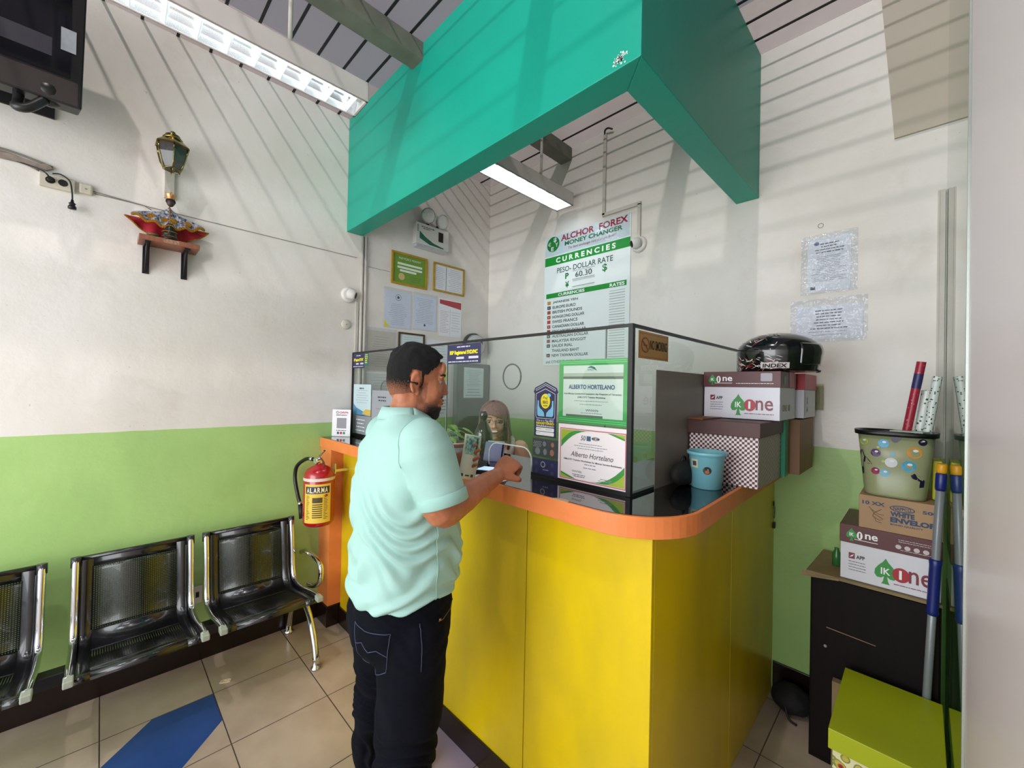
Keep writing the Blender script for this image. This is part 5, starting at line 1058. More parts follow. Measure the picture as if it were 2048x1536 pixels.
# ---------------------------------------------------------------- right corner: cabinet and what is stacked on it
t = thing('dark_cabinet', 'dark brown wooden cabinet in the right corner by the glass partition', 'cabinet', (2.61,-.17,0))
M_DW = mat('dark_stained_wood', '#0e0605', .6, spec=.2, var=.3, vscale=5, stretch=(6,6,1))
obj('cabinet_body', MB().box((2.424,-.318,0.0005),(2.802,-.016,.758)), M_DW, t, bevel=.002)
o = obj('cabinet_door', MB().box((2.430,-.332,.03),(2.797,-.3185,.752)), M_DW, t, bevel=.002)
obj('door_scratch', MB().hexa([(2.48,-.3332,.553),(2.63,-.3332,.545),(2.63,-.3322,.545),(2.48,-.3322,.553),(2.48,-.3332,.5565),(2.63,-.3332,.5475),(2.63,-.3322,.5475),(2.48,-.3322,.5565)]), mat('scratched_wood_pale', '#8a6a52', .6), o)
obj('door_knob', MB().ell((2.478,-.338,.48),(.006,.0055,.006)), M_GREYINK, o)
M_KR = mat('kraft_cardboard', '#8d7a55', .7, var=.2, vscale=12)
t = thing('flattened_carton', 'torn flattened cardboard lying over the dark cabinet top', 'cardboard', (2.6,-.17,.76))
obj('sheet', MB().hexa([(2.412,-.348,.7595),(2.803,-.342,.7595),(2.803,-.02,.7595),(2.425,-.02,.7595),(2.412,-.348,.770),(2.803,-.342,.770),(2.803,-.02,.770),(2.425,-.02,.770)]), M_KR, t)
obj('torn_flap', MB().hexa([(2.395,-.350,.742),(2.52,-.352,.760),(2.52,-.345,.760),(2.400,-.343,.745),(2.395,-.350,.745),(2.52,-.352,.770),(2.52,-.345,.770),(2.400,-.343,.765)]), M_KR, t)
ik_box('paper_carton', (2.518,-.330,.771), (2.803,-.03,.985), 'white and maroon paper carton standing on the dark cabinet', barcode=False)
t = thing('envelope_carton', 'brown carton of white envelopes under the patterned bin', 'box', (2.69,-.18,.985))
obj('box_body', MB().box((2.576,-.332,.9860),(2.804,-.035,1.112)), mat('tan_carton', '#a98763', .6, var=.08), t, bevel=.0015)
q = plB(2.576,.986,-.3325)
deco(t, 'printed_lettering', mat('carton_blue_ink', '#2a4468', .6), lambda mb: (text(mb, q, '10 XX', .010,.092,.075,.106,.0006,bold=.03), text(mb, q, '500', .175,.088,.215,.100,.0006,bold=.03), text(mb, q, 'WHITE', .090,.062,.155,.080,.0006,bold=.05), text(mb, q, 'ENVELOPE', .090,.040,.222,.059,.0006,bold=.05), text(mb, q, 'BOND QUALITY', .090,.028,.178,.035,.0006,bold=.02), ringf(mb, q, .122,.093,.034,.003,.012), text(mb, q, 'NAPPCO', .098,.087,.146,.099,.0006,bold=.02)) and None)
deco(t, 'dove_print', mat('carton_brown_ink', '#6a5646', .6), lambda mb: [mb.tube([q.p(a,b,.0008) for a,b in P], .0009, 4) for P in ([(.03,.085),(.045,.06),(.07,.045),(.06,.038),(.04,.05),(.045,.065),(.065,.08)],[(.038,.075),(.055,.062),(.072,.06)],[(.045,.05),(.05,.033),(.065,.03)])])
# patterned bin
t = thing('patterned_bin', 'olive bin with coloured bubble pattern standing on the brown carton', 'bin', (2.672,-.235,1.113))
bn = Vector((2.674,-.245,0)); z0, z1 = 1.1135, 1.350
def bin_ring(z, e=0.0, n=40, s=1.0):
    f = (z-z0)/(z1-z0); hw_ = (.088+.022*f)+e; hd = (.072+.010*f)+e; P = []
    for j in range(n):
        a = 2*PI*j/n; c_, s_ = math.cos(a), math.sin(a); k = (abs(c_)**3.2+abs(s_)**3.2)**(-1/3.2); P.append((bn.x+c_*k*hw_, bn.y+s_*k*hd, z))
    return P
mb = MB().rings([bin_ring(z0), bin_ring(z0+.01), bin_ring(z1), bin_ring(z1, -.004), bin_ring(z0+.01, -.004)], 0, True)
obj('bin_body', mb, mat('olive_green_print', '#969c74', .3, var=.05), t)
mb = MB().rings([bin_ring(z1-.006,.002), bin_ring(z1-.004,.010), bin_ring(z1+.012,.010), bin_ring(z1+.012,-.002), bin_ring(z1-.004,-.003)], 0, True, True, False, False); obj('rim', mb, M_BLACK, t)
def on_bin(a, z, e): # a: x offset from the middle of the front
    f = (z-z0)/(z1-z0); hd = (.072+.010*f)+e; hw_ = (.088+.022*f)+e; u_ = max(-.999, min(.999, a/hw_)); return Vector((bn.x+u_*hw_, bn.y-hd*(1-abs(u_)**3.2)**(1/3.2), z))
def blob(pts, e): mb = MB(); mb.face([on_bin(a, z, e) for a, z in pts]); return mb
def ov(a, z, r, rz=None, n=16, t0=0, t1=2*PI): rz = r if rz is None else rz; return [(a+r*math.cos(t0+(t1-t0)*i/n), z+rz*math.sin(t0+(t1-t0)*i/n)) for i in range(n)]
cols = dict(l='#a4b94a', b='#3f9cc4', p='#4a2560', o='#cf8f3c', w='#cfcfd6', m='#8f2048', d='#221a38', c='#6fb0c8')
for a, z, r_, k in ((-.088,1.318,.014,'l'),(-.030,1.316,.016,'b'),(-.052,1.278,.015,'p'),(.055,1.290,.021,'o'),(-.008,1.246,.018,'w'),(.040,1.238,.020,'b'),(-.004,1.278,.008,'c'),(.076,1.330,.012,'d'),(-.052,1.208,.013,'m'),(-.026,1.204,.015,'c'),(-.045,1.300,.004,'l'),(-.03,1.248,.005,'l')):
    obj('bubble_print', blob(ov(a,z,r_,r_*1.02), .0006), mat('bubble_'+k, cols[k], .3), t)
    if r_ > .010: obj('bubble_glint', blob(ov(a+r_*.15,z+r_*.35,r_*.36,r_*.24), .0010), mat('bubble_glint', '#dfe4e4', .3), t)
for P in ([(-.100,1.28),(-.092,1.285),(-.085,1.262),(-.070,1.245),(-.062,1.232),(-.075,1.233),(-.088,1.238),(-.086,1.19),(-.092,1.188),(-.098,1.235)], [(-.01,1.346),(-.008,1.330),(0,1.322),(.008,1.324),(.018,1.334),(.022,1.346)], [(.045,1.205),(.055,1.214),(.068,1.205),(.082,1.19),(.080,1.165),(.068,1.163),(.070,1.186),(.05,1.195)]):
    obj('dark_shape_print', blob(P, .0006), mat('bubble_d', cols['d'], .3), t)
tag(obj('packet', MB().box((2.776,-.24,1.1135),(2.803,-.12,1.26)), mat('yellow_packet', '#b8b428', .5), bevel=.006, loc=(2.79,-.18,1.1135)), 'yellow packet wedged between the patterned bin and the glass', 'packet')
# gift wrap rolls standing in the bin
def roll(p0, p1, r, m, label, top=None):
    o = thing('gift_wrap_roll', label, 'wrapping paper roll', p0, 'gift wrap rolls standing in the bin')
    p0 = Vector(p0); p1 = Vector(p1); obj('paper_tube', MB().cyl(p0, p1, r, n=24, caps=False).cyl(p0, p1, r*.8, n=24, caps=False), m, o)
    if top: d_ = (p1-p0); obj('end_label', MB().cyl(p0+d_*.80, p0+d_*.91, r*1.02, n=24, caps=False), top, o)
    return o
def motif(name, base, c2, scale, thr):
    m = mat(name, base, .35); nt = m.node_tree; N = nt.nodes; L = nt.links; v = N.new('ShaderNodeTexVoronoi'); v.inputs['Scale'].default_value = scale; tc = N.new('ShaderNodeTexCoord'); L.new(tc.outputs['Object'], v.inputs['Vector'])
    k = N.new('ShaderNodeMath'); k.operation = 'LESS_THAN'; k.inputs[1].default_value = thr; L.new(v.outputs['Distance'], k.inputs[0]); x = N.new('ShaderNodeMix'); x.data_type = 'RGBA'; x.inputs[6].default_value = lin(base); x.inputs[7].default_value = lin(c2); L.new(k.outputs[0], x.inputs[0]); L.new(x.outputs[2], N['Principled BSDF'].inputs['Base Color']); return m
roll((2.672,-.235,1.125), (2.744,-.25,1.628), .0135, motif('red_motif_paper', '#a3213a', '#c98a80', 90, .18), 'red patterned gift wrap roll with a navy label, tallest in the bin', mat('navy_label', '#2c2c60', .4))
roll((2.715,-.225,1.125), (2.760,-.20,1.52), .016, motif('tree_motif_paper', '#dfe6e0', '#1f5a3c', 70, .28), 'white gift wrap roll with green trees beside the red one')
roll((2.735,-.255,1.125), (2.786,-.26,1.572), .0135, motif('leaf_motif_paper', '#d3dcd6', '#2c4038', 110, .30), 'white gift wrap roll with dark leaf print nearest the glass')
o = tag(obj('green_tray', MB().prism(PL((2.66,-.29,1.363), (1,0,0), (0,1,0)), [(.0,-.02),(.09,-.03),(.11,.02),(.02,.06)], 0, .004), mat('sage_plastic', '#8fa58c', .4), loc=(2.7,-.27,1.363)), 'sage green plastic lid resting on the patterned bin rim', 'lid')
# mop handle
t = thing('mop_handle', 'grey mop handle with blue grips and yellow end leaning on the glass partition', 'mop', (2.75,-.352,0))
a = Vector((2.750,-.352,.001)); b = Vector((2.7965,-.405,1.270)); P_ = lambda s_: a+(b-a)*s_
M_POLE = mat('grey_coated_pole', '#8b9196', .35, .3); M_BLUEG = mat('blue_plastic', '#16246e', .35)
obj('pole', MB().cyl(P_(0), P_(.93), .0115), M_POLE, t); obj('grip', MB().tube([P_(.585),P_(.59),P_(.60),P_(.72),P_(.735),P_(.74)], [.013,.017,.0155,.0155,.017,.013], 18), M_BLUEG, t)
obj('upper_collar', MB().tube([P_(.928),P_(.935),P_(.972),P_(.975)], [.0125,.0145,.0145,.012], 18), M_BLUEG, t); obj('yellow_end', MB().tube([P_(.9755),P_(.98),P_(.995),P_(1.0)], [.0135,.0145,.0145,.012], 18), mat('yellow_plastic', '#d79a12', .35), t)
# lime box
t = thing('gift_box', 'lime green lidded box with flower-patterned sides on the floor', 'box', (2.67,-.62,0))
def flower():
    m = mat('flower_pattern_card', '#cfc48a', .5); nt = m.node_tree; N = nt.nodes; L = nt.links; tc = N.new('ShaderNodeTexCoord'); b = N['Principled BSDF']
    v = N.new('ShaderNodeTexVoronoi'); v.inputs['Scale'].default_value = 42; L.new(tc.outputs['Object'], v.inputs['Vector']); r = N.new('ShaderNodeValToRGB'); r.color_ramp.interpolation = 'CONSTANT'
    for p_, c_ in ((.0,'#7d1f2c'),(.22,'#b5452f'),(.34,'#c9b04a'),(.5,'#7e8f4c')): 
        e = r.color_ramp.elements[0] if p_ == 0 else r.color_ramp.elements.new(p_); e.position = p_; e.color = lin(c_)
    r.color_ramp.elements[-1].position = 1.0; r.color_ramp.elements[-1].color = lin('#e3dcae'); e = r.color_ramp.elements.new(.62); e.color = lin('#e3dcae')
    L.new(v.outputs['Distance'], r.inputs[0]); L.new(r.outputs[0], b.inputs['Base Color']); return m
obj('box_body', MB().box((2.556,-.782,.0008),(2.798,-.395,.40)), flower(), t, bevel=.002)
obj('box_lid', MB().box((2.546,-.792,.388),(2.805,-.385,.450)), mat('lime_card', '#a9b410', .45, var=.06, vscale=4), t, bevel=.002)
tag(obj('cardboard_piece', MB().box((2.505,-.372,.0008),(2.545,-.340,.37)), M_KR, loc=(2.525,-.36,0)), 'narrow brown cardboard strip standing behind the lime green box', 'cardboard')
tag(obj('green_bottle', MB().lathe([(.014,.0006),(.016,.003),(.016,.05),(.008,.065),(.008,.075)], (2.495,-.20,.7702), 18), mat('green_glass_bottle', '#2f6a34', .2), loc=(2.495,-.2,.7702)), 'small dark green bottle on the cardboard beside the paper carton', 'bottle')
t = thing('black_shoes_bag', 'black bag lying on the floor against the back wall beside the cabinet', 'bag', (2.33,-.10,0))
mb = MB().ell((2.325,-.10,.058),(.085,.075,.057)); mb.v = [v+Vector((0,0,.012*noise.noise(v*22)*min(1,max(0,v.z)/.02))) for v in mb.v]; obj('bag_body', mb, mat('black_bag_and_heap', '#0b0a0b', .8), t); obj('bag_strap', MB().tube(smooth_path([(2.30,-.13,.10),(2.31,-.165,.06),(2.33,-.18,.012),(2.36,-.19,.008)]), .005), M_BLACKMATT, t)
# ---------------------------------------------------------------- people
def fuse(mb, voxel, it=4, fac=.5):
    """joins overlapping closed shapes into one continuous skin"""
    me = mb.mesh('f'); o = bpy.data.objects.new('f', me); COL.objects.link(o)
    md = o.modifiers.new('r', 'REMESH'); md.mode = 'VOXEL'; md.voxel_size = voxel; md.adaptivity = 0
    if it: ms = o.modifiers.new('s', 'SMOOTH'); ms.iterations = it; ms.factor = fac
    bpy.context.view_layer.update()
    ev = bpy.data.meshes.new_from_object(o.evaluated_get(bpy.context.evaluated_depsgraph_get()))
    bpy.data.objects.remove(o); bpy.data.meshes.remove(me)
    ev.polygons.foreach_set('use_smooth', [True]*len(ev.polygons)); return ev
def shift(me, off):
    me.transform(Matrix.Translation(-Vector(off))); return me
def limb(mb, P, R, k=5, n=16):
    Q = smooth_path(P, k); rr = []
    for i in range(len(P)-1):
        for j in range(k): t_ = j/k; t_ = t_*t_*(3-2*t_); rr.append(R[i]+(R[i+1]-R[i])*t_)
    rr.append(R[-1]); mb.tube(Q, rr, n); mb.ell(Q[0], rr[0], n=14, k=8).ell(Q[-1], rr[-1], n=14, k=8); return mb
def blobs(mb, L_, M):
    """list of (centre, radii) in head space placed by the matrix M"""
    for c, r in L_:
        e = MB().ell((0,0,0), r, n=18, k=12); mb.add(e.xf(M @ Matrix.Translation(Vector(c))))
    return mb
def hand(mb, wrist, dirn, back, size=1.0, curls=(.5,.6,.7,.8), thumb=(.5,.5), side=1, spread=.06):
    """palm with five separate fingers; back = normal of the hand's back, side = +1 when the thumb is on back x dir side"""
    d = Vector(dirn).normalized(); b = Vector(back); b = (b-d*b.dot(d)).normalized(); s_ = b.cross(d).normalized()*side; S = size
    W_ = Vector(wrist); P = lambda a, l, h: W_+s_*a*S+d*l*S+b*h*S
    R = []
    for l, hw_, th in ((-.012,.024,.019),(.010,.027,.017),(.035,.036,.0155),(.060,.041,.0145),(.082,.040,.0125),(.092,.034,.009)):
        c = P(0,l,0); R.append([c+s_*hw_*S*math.cos(2*PI*j/18)+b*th*S*math.sin(2*PI*j/18) for j in range(18)])
    mb.rings(R, 0)
    tips = []
    for i, (a, ln, r) in enumerate(((.030,.074,.0088),(.010,.082,.0090),(-.011,.076,.0086),(-.030,.060,.0078))):
        p = P(a, .080-abs(i-1)*.003, .001); ang = 0; sp = (1.5-i)*spread
        dd = (d*math.cos(sp)+s_*math.sin(sp)).normalized(); c = curls[i]
        for k, (f_, cu) in enumerate(((.42,.9),(.32,1.15),(.26,.8))):
            ang += c*cu; v = dd*math.cos(ang)-b*math.sin(ang); q_ = p+v*ln*f_*S; rr = r*S*(1-.07*k)
            mb.cyl(p, q_, rr, rr*.93, 12); mb.ell(p, rr*1.04, n=12, k=8); mb.ell(q_, rr*.94, n=12, k=8); p = q_
        tips.append(p)
    p = P(.026,.020,-.004); v = (s_*.75+d*.62-b*.25*thumb[0]).normalized()
    for k, (ln, r, tw) in enumerate(((.040,.0125,0),(.032,.0102,thumb[1]),(.026,.0092,thumb[1]*.7))):
        v = (v*math.cos(tw)+(-s_*.55+d*.25-b*.6).normalized()*math.sin(tw)).normalized(); q_ = p+v*ln*S
        mb.cyl(p, q_, r*S, r*.92*S, 12); mb.ell(p, r*1.03*S, n=12, k=8); mb.ell(q_, r*.93*S, n=12, k=8); p = q_
    return tips, p
def masked(name, me, fn, mats, par, base, attr='fade'):
    """an outer layer grown from the skin where fn(point, normal) -> (thickness, fade) is not None"""
    V = [v.co.copy() for v in me.vertices]; Nn = [v.normal.copy() for v in me.vertices]; val = [fn(V[i]+base, Nn[i]) for i in range(len(V))]
    keep = [p for p in me.polygons if all(val[i] is not None for i in p.vertices)]; idx = {}; nv = []; fd = []
    for p in keep:
        for i in p.vertices:
            if i not in idx: idx[i] = len(nv); nv.append(V[i]+Nn[i]*val[i][0]); fd.append(val[i][1])
    m2 = bpy.data.meshes.new(name); m2.from_pydata([tuple(v) for v in nv], [], [tuple(idx[i] for i in p.vertices) for p in keep])
    m2.polygons.foreach_set('use_smooth', [True]*len(keep)); a = m2.attributes.new(attr, 'FLOAT', 'POINT'); a.data.foreach_set('value', fd); m2.update()
    return obj(name, m2, mats, par)
def fade_mat(name, c_skin, c_hair, scale=420, rough=.6, lo=.25, hi=.75):
    m = bpy.data.materials.new(name); m.use_nodes = True; nt = m.node_tree; N = nt.nodes; L = nt.links; b = N['Principled BSDF']; b.inputs['Roughness'].default_value = rough
    at = N.new('ShaderNodeAttribute'); at.attribute_name = 'fade'; tc = N.new('ShaderNodeTexCoord'); n = N.new('ShaderNodeTexNoise'); n.inputs['Scale'].default_value = scale; n.inputs['Detail'].default_value = 2; L.new(tc.outputs['Object'], n.inputs[0])
    ad = N.new('ShaderNodeMath'); ad.operation = 'ADD'; L.new(at.outputs['Fac'], ad.inputs[0]); L.new(n.outputs['Fac'], ad.inputs[1])
    r = N.new('ShaderNodeMapRange'); r.inputs[1].default_value = .5+lo; r.inputs[2].default_value = .5+hi; L.new(ad.outputs[0], r.inputs[0])
    x = N.new('ShaderNodeMix'); x.data_type = 'RGBA'; x.inputs[6].default_value = lin(c_skin); x.inputs[7].default_value = lin(c_hair); L.new(r.outputs[0], x.inputs[0]); L.new(x.outputs[2], b.inputs['Base Color'])
    u = N.new('ShaderNodeBump'); u.inputs['Strength'].default_value = .5; u.inputs['Distance'].default_value = .004; L.new(n.outputs['Fac'], u.inputs['Height']); L.new(u.outputs[0], b.inputs['Normal'])
    return m
sm_ = lambda e0, e1, x: (lambda t_: t_*t_*(3-2*t_))(max(0, min(1, (x-e0)/(e1-e0))))

def head_shapes(fem=False):
    L_ = [((0,-.016,.030),(.074,.094,.083)), ((0,-.045,.000),(.064,.062,.075)), ((0,.040,-.022),(.060,.052,.068)), ((0,.030,-.072),(.050,.050,.034)), ((0,.066,-.098),(.024,.020,.018)), ((.034,.052,-.030),(.026,.030,.030)), ((-.034,.052,-.030),(.026,.030,.030)),
          ((0,.076,.022),(.046,.015,.012)), ((0,.078,.048),(.046,.016,.026)),
          ((0,.088,.004),(.0075,.012,.016)), ((0,.094,-.010),(.0085,.013,.016)), ((0,.101,-.025),(.0125,.0135,.0105)), ((.0125,.094,-.029),(.008,.010,.0075)), ((-.0125,.094,-.029),(.008,.010,.0075)),
          ((0,.086,-.053),(.024,.012,.012)), ((0,.088,-.051),(.021,.011,.0050)), ((0,.086,-.064),(.018,.011,.0060)), ((0,.078,-.078),(.022,.012,.012)),
          ((.036,.012,-.080),(.020,.040,.022)), ((-.036,.012,-.080),(.020,.040,.022)), ((.020,-.040,-.060),(.038,.040,.040)), ((-.020,-.040,-.060),(.038,.040,.040))]
    return L_
def ears(mb, M):
    for s_ in (-1, 1):
        R = Matrix.Rotation(.25*s_, 4, 'Z') @ Matrix.Rotation(-.2, 4, 'X')
        rim = [Vector((s_*(.074+.010*math.sin(a*.5)), -.012-.017*math.sin(a)*1.0, .0-.006+.030*math.cos(a))) for a in [i*PI/12 for i in range(-1, 12)]]
        mb.tube([(M @ p.to_4d()).to_3d() for p in rim], .0055, 8); 
        e = MB().ell((0,0,0), (.006,.015,.026), n=14, k=8); mb.add(e.xf(M @ Matrix.Translation(Vector((s_*.075,-.012,-.008))) @ R))
        e = MB().ell((0,0,0), (.007,.009,.011), n=12, k=8); mb.add(e.xf(M @ Matrix.Translation(Vector((s_*.074,-.004,-.035)))))

# ------------------------------------------------ the man at the counter
MO = Vector((1.627,-1.752,0)); MF = Vector((.17,.9854,0)); MR = Vector((.9854,-.17,0))
def ml(a, b, z): return MO+MR*a+MF*b+Vector((0,0,z))
man = thing('person', 'man in a mint polo shirt and dark jeans standing at the counter counting money', 'person', MO)
hy = -.47
HM = Matrix.Translation(ml(.006,.020,1.512)) @ Matrix.Rotation(hy, 4, 'Z') @ Matrix.Rotation(-.10, 4, 'X') @ Matrix.Diagonal((.95,.86,.97,1))
bd_ = MB(); blobs(bd_, head_shapes(), HM); ears(bd_, HM)
limb(bd_, [ml(0,-.030,1.34), ml(.0,-.016,1.40), ml(.004,.002,1.46)], [.068,.056,.052])
# trunk under the clothes
def trunk(mb, rows, n=28, f=ml):
    R = []
    for (a, b, z, ra, rb) in rows:
        R.append([f(a+ra*math.copysign(abs(math.cos(2*PI*j/n))**.9, math.cos(2*PI*j/n)), b+rb*math.copysign(abs(math.sin(2*PI*j/n))**.9, math.sin(2*PI*j/n)), z) for j in range(n)])
    return mb.rings(R, 0)
trunk(bd_, [(0,-.02,.80,.11,.09),(0,-.01,.95,.15,.14),(0,0,1.05,.15,.13),(0,-.01,1.2,.15,.11),(0,-.01,1.32,.15,.09),(0,-.01,1.37,.10,.07)])
limb(bd_, [ml(.075,-.02,.82), ml(.104,-.045,.45), ml(.10,-.06,.09)], [.07,.05,.036]); limb(bd_, [ml(-.075,-.02,.82), ml(-.205,-.01,.48), ml(-.332,.0,.09)], [.07,.05,.036])
RS, RE, RW = ml(.172,-.030,1.345), Vector((1.838,-1.781,1.166)), Vector((1.748,-1.492,1.205))
limb(bd_, [RS, (RS+RE)/2+Vector((0,0,.0)), RE, (RE*.7+RW*.3)+Vector((0,0,-.004)), RE*.3+RW*.7, RW], [.056,.052,.044,.043,.033,.026])
RH = Vector((1.731,-1.418,1.232)); rd = (Vector((1.735,-1.390,1.262))-RW)
tips, th = hand(bd_, RW, Vector((-.04,.80,.46)), Vector((.45,-.30,.84)), .98, (1.0,1.1,1.2,1.3), (1.5,1.0), side=-1)
LS, LE, LW = ml(-.172,-.015,1.340), ml(-.205,.06,1.115), Vector((1.538,-1.552,1.204))
limb(bd_, [LS, (LS+LE)/2, LE, LE*.65+LW*.35, LE*.3+LW*.7, LW], [.056,.050,.043,.041,.032,.026])
hand(bd_, LW, Vector((.60,.55,.35)), Vector((-.6,.6,-.3)), .95, (.22,.25,.28,.3), (4.8,.02), side=-1)
SKIN = mat('warm_brown_skin', '#b87452', .48, var=.12, vscale=14, var_col='#a3603f', bump=.12, bscale=140)
me_body = shift(fuse(bd_, .0040, 3, .5), MO); body = obj('body', me_body, SKIN, man)
HMI = HM.inverted()
def hair_fn(p, n):
    q_ = (HMI @ p.to_4d()).to_3d()
    if q_.length > .16 or q_.z < -.085: return None
    x, y, z = q_
    if abs(x) > .072 and -.036 < y < .012 and z < .030: return None       # ears
    hl = .062-.35*max(0, abs(x)-.03)                    # forehead line
    if y > .055 and z < .070: return None
    if y > .012 and z < .022+.9*max(0, y-.02): return None
    if y < .012 and z < -.040-.2*max(0,-y-.03) : return None
    if y >= -.035 and z < .0 and abs(x) > .05: 
        if y < -.030 or y > .012: return (.0012, .05)
    top = sm_(.045, .085, z); side = sm_(-.075, .025, z)
    ns = noise.noise(Vector((x*90, y*38, z*60)))
    edge = sm_(-.042, -.01, z) if y < .012 else 1
    th_ = .0014+.0035*side*edge+.010*top*(.75+.5*ns)+(.006*sm_(.02,.06,y)*top)
    return (th_, .05+.95*max(top, side**1.3))
masked('hair', me_body, hair_fn, fade_mat('black_short_hair', '#8a5a42', '#070607', 380, .95), man, MO)
def beard_fn(p, n):
    q_ = (HMI @ p.to_4d()).to_3d(); x, y, z = q_
    if q_.length > .145: return None
    mo = (y > .070 and -.047 < z < -.037 and abs(x) < .030)
    jaw = z < -.052-.35*max(0, .060-y)*1.0+.0*abs(x) and y > -.005 and z > -.128
    strip = y > -.004 and y < .03 and abs(x) > .045 and -.09 < z < .0
    if y > .072 and abs(x) < .020 and -.072 < z < -.047: return None
    if mo: return (.0022, .75)
    if jaw: 
        d_ = sm_(-.052, -.085, z)*sm_(.0, .05, y); return (.0010+.0035*d_, .10+.85*d_)
    if strip: return (.0008, .12)
    return None
masked('beard', me_body, beard_fn, fade_mat('short_dark_beard', '#a3654a', '#1c1413', 520, .7, .15, .8), man, MO)
def brow(M, par, m, thick=.004, h=.026):
    w = MB()
    for s_ in (-1, 1): w.tube([(M @ Vector((s_*x, y, z)).to_4d()).to_3d() for x, y, z in ((.012,.0905,h),(.022,.0895,h+.004),(.034,.082,h+.004),(.044,.071,h))], [thick*.6,thick,thick,thick*.4], 8)
    return obj('eyebrows', w, m, par)
brow(HM, man, mat('dark_brow_hair', '#1a1413', .8), .0036)
def eyes(M, par, z=.006, r=.0108, y=.0690, open_=1):
    for s_ in (-1, 1):
        c = (M @ Vector((s_*.030, y, z)).to_4d()).to_3d(); d_ = (M.to_3x3() @ Vector((0,1,-.25))).normalized()
        e = obj('eye', MB().ell(c, r, n=18, k=12), mat('eye_white', '#a39a94', .3), par); obj('iris', MB().lathe([(.001,r+.0006),(.005,r-.0004)], c, 16, ax=d_), mat('dark_iris', '#1c100c', .15), e)
        up_ = (M.to_3x3() @ Vector((0,0,1))); lid = MB().ell((0,0,0), (r*1.25, r*1.14, r*.75), n=16, k=8).xf(M @ Matrix.Translation(Vector((s_*.030, y-.0005, z+.0072)))); obj('eyelid', lid, SKIN, par)
eyes(HM, man)
w = MB().blob if False else MB()
w.add(MB().ell((0,0,0), (.019,.0065,.0042), n=18, k=8).xf(HM @ Matrix.Translation(Vector((0,.0955,-.0515))))).add(MB().ell((0,0,0), (.016,.007,.0052), n=18, k=8).xf(HM @ Matrix.Translation(Vector((0,.0925,-.0625)))))
obj('lips', w, mat('brown_lips', '#8f4a3e', .4), man)
# dark ear clip
rp = [(HM @ Vector(p).to_4d()).to_3d() for p in ((.081,-.038,-.004),(.090,-.030,-.006),(.092,-.020,-.006),(.087,-.012,-.008))]
obj('ear_clip', MB().tube(smooth_path(rp, 4), .0022, 8).ell(rp[0], .0055, n=12, k=8).ell(rp[-1], .0045, n=12, k=8), mat('dark_bronze', '#2c2020', .25, .6), man)

# shirt: trunk and sleeves as one cloth
def fold(v, base, amp=.0130):
    q_ = v-base; a = q_.dot(MR); b = q_.dot(MF); z = q_.z
    back = sm_(.06, -.10, b)
    f_ = 0
    # diagonal drag folds from the armpit towards the small of the back
    f_ += math.sin((z*1.0+a*.75+.35*noise.noise(Vector((a*5, b*5, z*4))))*62)*sm_(1.30,1.12,z)*sm_(.90,1.02,z)*.9
    f_ += math.sin((z-a*.45+.30*noise.noise(Vector((a*4+7, b*4, z*5))))*85)*sm_(1.06,.98,z)*sm_(.84,.90,z)*.7
    f_ += 1.2*noise.noise(Vector((a*10, b*10, z*18)))
    return amp*f_*.55*(1-.75*sm_(.17,.21,abs(a)))
trunk_rows = [(0,-.018,.893,.176,.148),(0,-.012,.918,.182,.156),(0,-.004,.96,.178,.155),(0,-.004,1.02,.175,.155),(0,-.010,1.08,.174,.150),(0,-.016,1.14,.180,.146),(0,-.018,1.20,.184,.138),(0,-.014,1.26,.190,.132),(0,-.010,1.315,.188,.122),(0,-.012,1.350,.165,.104),(0,-.018,1.385,.115,.082),(0,-.020,1.408,.078,.070),(0,-.020,1.418,.060,.060)]
sh = MB(); R = []
n = 64
for (a, b, z, ra, rb) in trunk_rows:
    row = []
    for j in range(n):
        c_, s_ = math.cos(2*PI*j/n), math.sin(2*PI*j/n); dz = 0
        if z < .91: dz = -.012*(s_ < 0)*abs(s_)+.012*(s_ > 0)*s_ + (.024*max(0, 1-abs(2*PI*j/n-.15)/.13) if z < .90 else 0)      # back hem hangs lower
        row.append(ml(a+ra*math.copysign(abs(c_)**.88, c_), b+rb*math.copysign(abs(s_)**.88, s_), z+dz))
    R.append(row)
inn_ = [[p+(MO+Vector((0,0,p.z))-p)*.10+Vector((0,0,.012*k)) for p in R[0]] for k in (0, 3)]
sh.rings(inn_[::-1]+R, 0)
for S_, E_, W2 in ((RS, RE, RW), (LS, LE, LW)):
    end = S_+(E_-S_)*.90+ (Vector((.006,.012,0)) if S_ is RS else Vector((0,0,0)))
    d_ = (end-S_).normalized(); st = S_-d_*.02; mid = (S_+end)/2
    sh.tube([st, S_+d_*.03, mid, end], [.066,.075,.070,.064], 32); sh.ell(S_, .066, n=24, k=14)
me_sh = fuse(sh, .0045, 5, .5)
nn_ = [v.normal.copy() for v in me_sh.vertices]
for v, n_ in zip(me_sh.vertices, nn_): v.co = v.co+n_*fold(v.co, MO)
MINT = mat('mint_pique_cotton', '#a4cdc4', .85, bump=.25, bscale=900)
me_sh = shift(me_sh, MO); shirt = obj('polo_shirt', me_sh, MINT, man)
